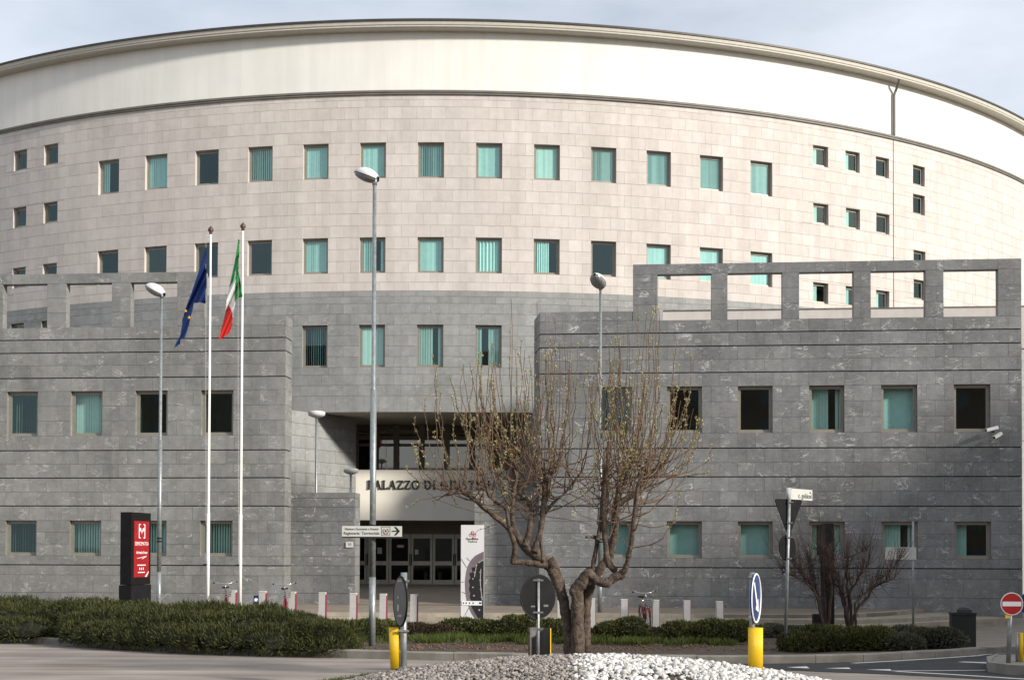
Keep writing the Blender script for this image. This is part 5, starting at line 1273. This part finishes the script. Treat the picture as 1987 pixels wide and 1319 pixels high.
# ---- bicycle docking posts
def dock():
    r = empty('docking_post', (0, 0, 0), R_(-6), 'white docking post with magenta edge in the bicycle rack', 'docking post', 'docking posts of the bicycle rack')
    mb = MB(); mb.hexa([(-.095, -.10, 0), (.085, -.10, 0), (.085, .10, 0), (-.095, .10, 0), (-.095, -.06, .86), (.085, -.06, .86), (.085, .08, .86), (-.095, .08, .86)]); mb.build('body', 'postgrey', r)
    mb = MB(); mb.hexa([(.087, -.09, 0), (.103, -.09, 0), (.103, .09, 0), (.087, .09, 0), (.087, -.055, .82), (.103, -.055, .82), (.103, .07, .82), (.087, .07, .82)]); mb.build('edge_strip', 'magenta', r)
    mb = MB(); mb.box(-.10, .09, -.068, .088, .862, .875); mb.build('cap', 'whitepaint', r); return r
proto = dock(); DK = 37.2
DL = ['white docking post at the bicycle between the two flagpoles', 'white docking post beside the small blue plate', 'white docking post at the bicycle by the wing corner',
      'white docking post below the corner of the dark entrance screen wall', 'white docking post between screen wall and lamp post, under the direction sign', 'white docking post between lamp post and the grey-backed round sign',
      'white docking post between the grey-backed round sign and the banner', 'white docking post half hidden behind the dark-backed round sign', 'white docking post hidden behind the left stem of the tree',
      'white docking post close beside the foot of the tree', 'white docking post between the tree foot and the single bicycle', 'white docking post that holds the single bicycle', 'white docking post next after the single bicycle, away from the tree',
      'white end docking post nearest the blue arrow sign']
for i, x in enumerate((452, 510, 567.5, 626, 686, 744, 803.5, 1028, 1088, 1148.5, 1211.5, 1272.5, 1333, 1396.5)):
    o = proto if i == 0 else copy_tree(proto)
    o['label'] = DL[i]
    t = ray(x, 1180)[0]; o.location = (t * DK, DK, G(t * DK, DK) - .02); o.rotation_euler = (0, 0, R_(-6 if x < 900 else 4))
# small blue plate on the rack
t = ray(497, 1163)[0]; sb = empty('parking_plate', (t * 37, 37, G(t * 37, 37)), 0, 'small blue plate with white emblem among the docking posts', 'sign')
zz_ = at(497, 1163, 37).z - G(t * 37, 37); mb = MB(); mb.box(-.07, .07, -.01, .01, zz_ - .12, zz_ + .12); mb.build('plate', 'signblue', sb); mb = MB(); mb.prism(disc_poly(.05, 16, 0, zz_), -.015, -.011); mb.build('emblem', 'flagwhite', sb); mb = MB(); mb.tube([(0, .02, 0), (0, .02, zz_ + .1)], .015, 6); mb.build('stem', 'galv', sb)

# ---- bicycles
def bicycle():
    r = empty('bicycle', (0, 0, 0), 0, 'x', 'bicycle', 'hire bicycles')
    for nm, cx_ in (('front_wheel', .53), ('rear_wheel', -.53)):
        mb = MB(); mb.tube([(cx_ + .315 * math.cos(a), 0, .335 + .315 * math.sin(a)) for a in [2 * math.pi * q / 28 for q in range(29)]], .022, 8, False); w = mb.build(nm, 'rubber', r, True)
        mb = MB(); mb.tube([(cx_ + .288 * math.cos(a), 0, .335 + .288 * math.sin(a)) for a in [2 * math.pi * q / 28 for q in range(29)]], .011, 6, False)
        for q in range(16): a = 2 * math.pi * q / 16; mb.tube([(cx_, .02 * (-1) ** q, .335), (cx_ + .288 * math.cos(a), 0, .335 + .288 * math.sin(a))], .002, 3, False)
        mb.tube([(cx_, -.05, .335), (cx_, .05, .335)], .022, 8); mb.build('rim', 'chrome', w)
        mb = MB()
        for s_ in (-.024, .024): mb.tube([(cx_ + .365 * math.cos(a), s_, .335 + .365 * math.sin(a)) for a in [math.pi * (.08 + .84 * q / 12) for q in range(13)]], .012, 5)
        mb.build('mudguard', 'bikered', w)
    f = MB(); bb = (-.08, 0, .28); st = (-.22, 0, .72); hd = (.36, 0, .80); hd2 = (.39, 0, .62)
    for a, b, q in ((bb, st, .018), (bb, hd2, .024), ((-.17, 0, .52), hd, .020), (bb, (-.53, .05, .335), .011), (bb, (-.53, -.05, .335), .011), (st, (-.53, .04, .335), .009), (st, (-.53, -.04, .335), .009), (hd2, (.33, 0, .90), .022)): f.tube([a, b], q, 8)
    f.build('frame', 'bikered', r, True)
    mb = MB()
    for s_ in (-.045, .045): mb.tube([(.39, 0, .62), (.40, s_, .58), (.53, s_, .335)], .013, 6)
    mb.build('fork', 'bikered', r, True)
    mb = MB(); mb.tube([(.33, 0, .88), (.31, 0, 1.04)], .014, 8); mb.tube([(.12, -.31, 1.08), (.20, -.29, 1.10), (.33, -.14, 1.05), (.33, 0, 1.04), (.33, .14, 1.05), (.20, .29, 1.10), (.12, .31, 1.08)], .012, 8); hb_ = mb.build('handlebar', 'chrome', r, True)
    for s_ in (-1, 1): mb = MB(); mb.tube([(.17, s_ * .30, 1.095), (.06, s_ * .315, 1.07)], .02, 8); mb.build('grip', 'rubber', hb_)
    mb = MB()
    for z, a in ((.70, .8), (.76, .86), (.82, .93), (.88, 1.0)):
        R0_ = [(.42, -.16 * a), (.42 + .26 * a, -.17 * a), (.42 + .26 * a, .17 * a), (.42, .16 * a)]
        mb.tube([(x, y, z) for x, y in R0_ + R0_[:1]], .006, 4)
    for x, y in [(.42 + .26 * q / 4, s_ * .15) for q in range(5) for s_ in (-1, 1)] + [(.65, -.12 + .06 * q) for q in range(5)] + [(.42, -.12 + .06 * q) for q in range(5)]: mb.tube([(x, y * .85, .70), (x + (.02 if x > .5 else 0), y * 1.08, .88)], .0035, 4, False)
    for q in range(5): mb.tube([(.42, -.12 + .06 * q, .70), (.64, -.12 + .06 * q, .70)], .0035, 4, False)
    mb.build('basket', 'galv', r)
    mb = MB(); mb.lathe([(0, 0), (.05, 0), (.05, .04), (.02, .07), (0, .07)], 12); mb.v = [(.46 - v[2] + .06, v[0], .64 + v[1]) for v in mb.v]; mb.build('headlight', 'chrome', r, True)
    mb = MB(); mb.tube([st, (-.25, 0, .90)], .013, 8); mb.build('seat_post', 'chrome', r, True)
    mb = MB(); mb.hexa([(-.40, -.09, .90), (-.12, -.025, .90), (-.12, .025, .90), (-.40, .09, .90), (-.42, -.10, .95), (-.11, -.02, .945), (-.11, .02, .945), (-.42, .10, .95)]); mb.build('saddle', 'rubber', r)
    mb = MB(); mb.tube([(-.08, -.05, .28), (-.08, .05, .28)], .05, 10); mb.tube([(-.08, .06, .28), (.06, .07, .2)], .01, 6); mb.tube([(-.08, -.06, .28), (-.22, -.07, .36)], .01, 6); mb.box(.01, .11, .06, .15, .185, .205); mb.box(-.27, -.17, -.15, -.06, .35, .37); mb.build('cranks', 'chrome', r)
    return r
bk0 = bicycle()
for i, (x, D, rz, lab) in enumerate(((441, 37.0, -78, 'dark red bicycle with wire basket between the two flagpoles'), (556, 37.0, -80, 'dark red bicycle with wire basket at the wing corner beside the screen wall'), (1259, 36.9, -86, 'single dark red bicycle in the docking row near the blue arrow sign'))):
    o = bk0 if i == 0 else copy_tree(bk0); t = ray(x, 1180)[0]; a = R_(rz); o.rotation_euler = (R_(3), 0, a)
    fx, fy = t * D - .53 * math.cos(a), D - .53 * math.sin(a); o.location = (fx, fy, G(fx, fy) - .005); o['label'] = lab; del o['group']; o['group'] = 'hire bicycles'

# ---- road signs
def clampset(root, zs, r, ang=0):
    for z in zs: mb = MB(); mb.tube([(0, 0, z - .014), (0, 0, z + .014)], r * 1.28, 12); mb.box(-.07, .07, -r * 1.5, -r * 1.1, z - .012, z + .012); mb.build('clamp', 'chrome', root)
def half_sleeve(root, r, h, z0, rz, m_out='yellow', full=False, off=(0, 0)):
    mb = MB(); n = 56; rows = []
    for z in (z0, z0 + h): rows.append([(off[0] + r * math.cos(rz + math.pi * (q / n * (2 if full else 1))), off[1] + r * math.sin(rz + math.pi * (q / n * (2 if full else 1))), z) for q in range(n + 1)])
    for q in range(n): mb.face([rows[0][q], rows[0][q + 1], rows[1][q + 1], rows[1][q]])
    o = mb.build('yellow_sleeve', m_out, root, True); so_ = o.modifiers.new('thick', 'SOLIDIFY'); so_.thickness = .006; return o
# left: back of a round sign, yellow half sleeve on its far-left side
p = at(783, 1298, 16.2); zb_ = mound(p.x, p.y); s1 = empty('round_sign', (p.x, p.y, zb_ - .02), 0, 'round sign seen from its grey back, with a yellow half sleeve on its post', 'sign'); k = 16.2 / F
H1 = at(783, 1107, 16.2).z - zb_; post(s1, H1, .040); rzs = R_(70)
cz_ = at(777, 1163, 16.2).z - zb_; mt = Matrix.Translation((-.045, .03, cz_)) @ Matrix.Rotation(R_(-70), 4, 'Z')
mb = MB(); mb.prism(disc_poly(.30, 40), -.008, .008); d_ = mb.build('disc', 'greyback', s1, False, mt)
mb = MB(); mb.tube([(.30 * math.cos(a), 0, .30 * math.sin(a)) for a in [2 * math.pi * q / 36 for q in range(37)]], .013, 6, False); mb.build('rim', 'darkback', d_)
mb = MB(); mb.box(-.1, -.04, -.011, -.009, -.12, -.04); mb.box(-.09, -.05, -.011, -.009, .03, .06); mb.build('maker_label', 'signwhite', d_)
clampset(s1, (H1 - .10, H1 - .52, H1 - .70, .06), .040)
hs1 = half_sleeve(s1, .085, .53, .02, R_(118), off=(-.075, .07)); hs1.rotation_euler = (0, R_(-3), 0)
# middle: back of a round sign facing away, sleeve seen from behind
p = at(1044, 1267, 18.4); zb_ = mound(p.x, p.y); s2 = empty('round_sign', (p.x, p.y, zb_ - .03), 0, 'round sign seen from its dark back between banner and tree trunk', 'sign')
H2 = at(1044, 1118, 18.4).z - zb_; post(s2, H2, .022)
cz_ = at(1043, 1153, 18.4).z - zb_; mt = Matrix.Translation((0, .03, cz_)) @ Matrix.Rotation(R_(37), 4, 'Z')
mb = MB(); mb.prism(disc_poly(.30, 40), -.006, .008); d_ = mb.build('disc', 'darkback', s2, False, mt)
mb = MB(); mb.tube([(.30 * math.cos(a), 0, .30 * math.sin(a)) for a in [2 * math.pi * q / 36 for q in range(37)]], .010, 6, False); mb.build('rim', 'ink', d_)
mb = MB(); mb.box(.09, .17, -.009, -.007, -.14, -.11); mb.box(-.13, -.06, -.009, -.007, -.14, -.12); mb.build('maker_label', 'greyback', d_)
clampset(s2, (H2 - .02, H2 - .46, .50, .04), .022)
mb = MB(); n = 18; hz_ = .49
rw_ = [[(.02 + .15 * math.cos(a), .03 + .15 * math.sin(a), z) for a in [math.pi * q / n for q in range(n + 1)]] for z in (.02, .02 + hz_)]
for q in range(n): mb.face([rw_[0][q], rw_[0][q + 1], rw_[1][q + 1], rw_[1][q]][::-1])
sl_ = mb.build('sleeve_back', 'greyback', s2, True)
mb = MB(); rw_ = [[(.022 + .158 * math.cos(a), .03 + .158 * math.sin(a), z) for a in [-.42 + (math.pi + .42) * q / n for q in range(n + 1)]] for z in (.02, .02 + hz_)]
for q in range(n): mb.face([rw_[0][q], rw_[0][q + 1], rw_[1][q + 1], rw_[1][q]])
mb.build('yellow_sleeve', 'yellow', s2, True)
# right: blue arrow sign with a yellow sleeve
p = at(1466, 1304, 16.0); zb_ = mound(p.x, p.y); s3 = empty('arrow_sign', (p.x, p.y, zb_ - .03), 0, 'blue round sign with white arrow above a yellow sleeve on white gravel', 'sign')
H3 = at(1460, 1110, 16.0).z - zb_; cz_ = at(1465, 1160, 16.0).z - zb_
mb = MB(); mb.tube([(-.035, .03, 0), (-.035, .03, H3 + .03)], .034, 12); mb.build('pole', 'galv', s3, True)
mt = Matrix.Translation((.0, -.0, cz_ + .03)) @ Matrix.Rotation(R_(69), 4, 'Z')
mb = MB(); mb.prism(disc_poly(.30, 40), -.008, .008); d_ = mb.build('disc', 'signblue', s3, False, mt)
mb = MB(); mb.tube([(.288 * math.cos(a), -.008, .288 * math.sin(a)) for a in [2 * math.pi * q / 36 for q in range(37)]], .012, 6, False); mb.build('white_rim', 'flagwhite', d_)
mb = MB(); mb.prism([(-.15, .17), (-.11, .20), (.06, -.045), (.11, -.01), (.13, -.17), (-.04, -.13), (.01, -.085)][::-1], -.013, -.009); mb.build('arrow', 'flagwhite', d_)
mb = MB()
for z in (H3 - .02, H3 - .5): mb.tube([(-.035, .03, z - .015), (-.035, .03, z + .015)], .044, 10)
mb.build('clamp', 'chrome', s3)
half_sleeve(s3, .088, .515, .02, 0, full=True, off=(0.0, 0.0))
# street name pole with the backs of a triangular and a round sign
p = gnd(1523.5, 1263, 0.09); D = p.y; s4 = empty('sign_post', tuple(p), 0, 'grey post with street name plate above dark backs of triangular and round signs', 'sign post'); k = D / F
tp = at(1532, 946, D); lean = (tp.x - p.x); H4 = tp.z - p.z
def SP(x, y, dy=0.0): q = at(x, y, D); return (q.x - p.x, dy, q.z - p.z)
mb = MB(); mb.tube([(0, 0, -.05), (lean, 0, H4)], .030, 12); mb.build('pole', 'galv', s4, True)
np_ = MB(); a, b, c, d = SP(1529, 945, -.03), SP(1534, 965, -.03), SP(1587, 952.5, .42), SP(1587, 973.5, .42)
bx = .9; q0 = SP(1530, 947, 0); yaw = R_(50)
plate = empty('street_name_plate', (q0[0], -.035, q0[2]), yaw); plate.parent = s4; plate.rotation_euler = (0, 0, yaw)
w_p = (SP(1587, 960)[0] - q0[0]) / math.cos(yaw) * 1.06; hp_ = .19
mb = MB(); mb.box(0, w_p, -.012, .012, -hp_ - .005, 0); pb = mb.build('board', 'signwhite', plate)
plate_parts = pb
text('c. goldoni', .13, (w_p * .67, -.014, -hp_ * .64), pb, 'ink', sx=1.0); text('via', .05, (w_p * .9, -.014, -hp_ * .27), pb, 'ink')
mb = MB(); mb.tube([(q0[0], 0, q0[2] - .2), (q0[0], 0, q0[2] + .01)], .04, 12); mb.build('plate_holder', 'signwhite', s4, True)
mt = Matrix.Translation((lean * .9, .045, 0)) @ Matrix.Rotation(R_(35), 4, 'Z')
zt_ = SP(1530, 968)[2]; zb2 = SP(1530, 1036)[2]; hw = (SP(1557, 968)[0] - SP(1508, 968)[0]) / 2 / 0.66; e_ = .035
mb = MB(); mb.prism([(-hw + e_, zt_), (-hw, zt_ - .02), (-hw + .005, zt_ - .05), (-.03, zb2), (.03, zb2), (hw - .005, zt_ - .05), (hw, zt_ - .02), (hw - e_, zt_)], -.008, .008); mb.build('triangle_back', 'darkback', s4, False, mt)
cz_ = SP(1528, 1062)[2]; r_ = (SP(1528, 1037)[2] - SP(1528, 1088)[2]) / 2
mt = Matrix.Translation((lean * .62, .045, cz_)) @ Matrix.Rotation(R_(40), 4, 'Z')
mb = MB(); mb.prism(disc_poly(r_, 32), -.008, .008); mb.build('disc_back', 'darkback', s4, False, mt)
for y in (974, 1014, 1042, 1083): z = SP(1526, y)[2]; mb = MB(); mb.tube([(lean * z / H4, 0, z - .012), (lean * z / H4, 0, z + .012)], .04, 10); mb.box(lean * z / H4 - .02, lean * z / H4 + .07, -.046, -.03, z - .01, z + .01); mb.build('clamp', 'chrome', s4)
# thin pole with a white lettered board on the terrace side
D = 39.6; t = ray(1772, 1205)[0]; z0 = G(t * D, D) + .0; s5 = empty('board_post', (t * D, D, z0), 0, 'thin grey pole with a small white lettered board by the curved steps', 'sign post')
q = at(1771.5, 1011, D); mb = MB(); mb.tube([(0, 0, -.1), (q.x - t * D, 0, q.z - z0)], .033, 10); mb.build('pole', 'galv', s5, True)
a, b = at(1716, 1061, D), at(1777, 1085, D); mb = MB(); x0_, x1_, za, zb_ = a.x - t * D, b.x - t * D, a.z - z0, b.z - z0
mb.box(x0_, x1_, -.06, -.035, zb_, za); bo_ = mb.build('board', 'signwhite', s5)
text('AVVISO', .075, ((x0_ + x1_) / 2 + .03, -.063, za - .05), bo_, 'ink') if False else None
mb = MB()
for i in range(5): mb.box((x0_ + x1_) / 2 - .16 + .01 * i, (x0_ + x1_) / 2 + .2 - .02 * i, -.063, -.061, za - .045 - .06 * i - .012, za - .045 - .06 * i + .008)
mb.build('print_lines', 'darkback', bo_); mb = MB(); mb.tube([(x0_ + .16 + .06 * math.cos(w), -.062, (za + zb_) / 2 + .06 * math.sin(w)) for w in [x * .628 for x in range(11)]], .006, 4); mb.build('print_ring', 'darkback', bo_)
# no-entry sign on the right island
p = gnd(1958, 1285.5, 0.13); D = p.y; k = D / F; s6 = empty('no_entry_sign', tuple(p), 0, 'red round no-entry sign with white bar on the traffic island', 'sign'); cz_ = at(1963, 1171, D).z - p.z; dx_ = at(1963, 1171, D).x - p.x; r_ = 21.2 * k
mb = MB(); mb.tube([(0, .03, -.02), (dx_, .03, cz_ + .1)], .033, 12); mb.build('pole', 'galv', s6, True)
mb = MB(); mb.prism(disc_poly(r_, 40, dx_, cz_), -.008, .006); d_ = mb.build('disc', 'signred', s6)
mb = MB(); mb.tube([(dx_ + r_ * math.cos(a), -.006, cz_ + r_ * math.sin(a)) for a in [2 * math.pi * q / 36 for q in range(37)]], .007, 6, False); mb.build('rim', 'flagwhite', d_)
mb = MB(); mb.box(dx_ - r_ * .86, dx_ + r_ * .86, -.013, -.009, cz_ - r_ * .21, cz_ + r_ * .21); mb.build('white_bar', 'flagwhite', d_)
mb = MB(); mb.box(-.05, .03, .0, .02, cz_ - r_ - .05, cz_ - r_); mb.build('bracket', 'yellow', s6)
q = at(1978, 1281, D + .35); sl6 = empty('marker_sleeve', (q.x, q.y, G(q.x, q.y) + .12), 0, 'half yellow half grey marker sleeve behind the no-entry sign', 'marker')
mb = MB(); mb.tube([(-.035, 0, 0), (-.035, 0, .45)], .022, 12); mb.build('grey_half', 'galv', sl6, True); mb = MB(); mb.tube([(.025, -.005, 0), (.025, -.005, .44)], .03, 12); mb.build('yellow_half', 'yellow', sl6, True)
q = at(2001, 1170, D + .4); s7 = empty('blue_sign', (q.x, q.y, G(q.x, q.y) + .1), 0, 'blue round sign just behind the no-entry sign', 'sign'); mb = MB(); mb.prism(disc_poly(.18, 32, 0, q.z - G(q.x, q.y) - .1), -.008, .006); mb.build('disc', 'signblue', s7); mb = MB(); mb.tube([(0, .03, 0), (0, .03, q.z - G(q.x, q.y))], .03, 10); mb.build('pole', 'galv', s7, True)
# dark bin
p = gnd(1868, 1257.5); k = p.y / F; bw = 45 * k; bh = 70 * k; bn2 = empty('litter_bin', tuple(p), R_(-8), 'dark green box bin at the end of the shrub bed', 'bin')
mb = MB(); mb.box(-bw / 2, bw / 2, -bw * .3, bw * .3, 0, bh * .93); mb.build('body', 'bin', bn2)
mb = MB(); mb.box(-bw * .36, bw * .40, -bw * .315, -bw * .302, bh * .05, bh * .80); mb.build('door_panel', 'bin', bn2)
mb = MB(); mb.box(-bw * .52, bw * .52, -bw * .33, bw * .33, bh * .93 + .002, bh); mb.build('lid', 'bin', bn2)
mb = MB(); mb.lathe([(bw * .34, 0), (bw * .32, .05), (bw * .22, .10), (0, .13)], 16, (bw * .1, bw * .1, bh)); mb.build('hood', 'bin', bn2)
# tall dark pillar behind the bare bushes
D = 38.2; t = ray(1609, 1190)[0]; z0 = G(t * D, D); pil = empty('dark_pillar', (t * D, D, z0), 0, 'tall dark metal pillar on a grey foot behind the bare bushes', 'pillar'); hp2 = at(1609, 1015, D).z - z0
mb = MB(); mb.hexa([(-.14, -.05, 0), (.14, -.05, 0), (.14, .5, 0), (-.14, .5, 0), (-.11, -.05, hp2), (.13, -.05, hp2), (.13, .5, hp2), (-.11, .5, hp2)]); mb.build('shaft', 'black', pil)
mb = MB(); mb.box(-.42, -.145, 0, .3, 0, .52); mb.build('foot', 'darkback', pil)
# security cameras on the right wing
def cctv(x, y, x2, y2, label):
    off = -0.45; u, z = wing(x, y, off); P = Vector(S_wing(u, z, .45)); u2, z2 = wing(x2, y2, off); Q = Vector(S_wing(u2, z2, .30)); root = empty('security_camera', tuple((P + Q) / 2), 0, label, 'camera'); c = (P + Q) / 2
    d = (Q - P).normalized(); s = d.cross(Vector((0, 0, 1))).normalized(); n = s.cross(d)
    mb = MB(); w, h = .055, .06; pts = []
    for e in (P, Q):
        for a, b in ((-w, -h), (w, -h), (w, h * .7), (-w, h * .7)): pts.append(tuple(e - c + s * a + n * b))
    mb.hexa([pts[0], pts[1], pts[5], pts[4], pts[3], pts[2], pts[6], pts[7]]); mb.build('housing', 'whitepaint', root)
    mb = MB(); e = P - c - d * .004; mb.face([tuple(e + s * a + n * b) for a, b in ((-w * .8, -h * .8), (w * .8, -h * .8), (w * .8, h * .5), (-w * .8, h * .5))]); mb.build('lens', 'ink', root)
    wl_ = Vector(S_wing(u2 - .1, z2 - .12, 0)); mb = MB(); mb.tube([tuple((P * .4 + Q * .6) - c - Vector((0, 0, .05))), tuple(wl_ - c + Vector((0, -.15, -.05))), tuple(wl_ - c)], .018, 6); mb.build('bracket', 'darkback', root)
cctv(1913, 834, 1938, 827.5, 'white security camera at the window corner, upper of the pair')
cctv(1929, 848.5, 1945, 839, 'white security camera angled down, lower of the pair')

# ---- added block outside the view, sized so its shade falls on the right wing
nb = empty('unseen_shade_block', (52, 20, 0), 0, 'unseen tall ochre block added to shade the right wing', 'building')
M['ochre'] = mat('ochre_render', (0.40, 0.30, 0.19), 0.85, var=0.08, scale=.5)
mb = MB(); mb.box(-7, 8, -27, 20, -.5, 21.0); mb.build('wall', 'ochre', nb)
mb = MB(); mb.box(-7.6, 8.6, -27.6, 20.6, 21.002, 21.6); mb.build('roof', 'brown', nb)
for fl in range(6):
    for q in range(9):
        mb = MB(); y = -17.5 + q * 4.3; z = 1.6 + fl * 3.2; mb.box(-7.05, -6.9, y - .6, y + .6, z, z + 1.5); mb.build('window', 'lens', nb)

# ---- houses across the square, behind the camera: the wing windows mirror them
for i, (x0, x1, h, c_) in enumerate(((-62, -30, 22.5, (0.34, 0.27, 0.20)), (-29, -4, 10.5, (0.42, 0.38, 0.31)), (-3, 43, 23.5, (0.33, 0.20, 0.14)))):
    hs = empty('opposite_house', ((x0 + x1) / 2, -48, 0), 0, ('brown', 'cream', 'red brick')[i] + ' house across the square facing the courthouse', 'house'); hw_ = (x1 - x0) / 2
    M['opp%d' % i] = mat('house_render_%d' % i, c_, 0.85, var=0.08, scale=.6)
    mb = MB(); mb.box(-hw_, hw_, -8, 0, -.3, h); mb.build('wall', 'opp%d' % i, hs)
    mb = MB(); mb.hexa([(-hw_ - .4, -8.4, h), (hw_ + .4, -8.4, h), (hw_ + .4, .4, h), (-hw_ - .4, .4, h), (-hw_, -4.2, h + 2.2), (hw_, -4.2, h + 2.2), (hw_, -4, h + 2.2), (-hw_, -4, h + 2.2)]); mb.build('roof', 'brown', hs)
    for fl in range(int(h // 3.2)):
        for q in range(int(hw_ * 2 // 3.4)): mb = MB(); x = -hw_ + 1.8 + q * 3.4; mb.box(x - .55, x + .55, .0, .06, 1 + fl * 3.2, 2.5 + fl * 3.2); mb.build('window', 'lens', hs)
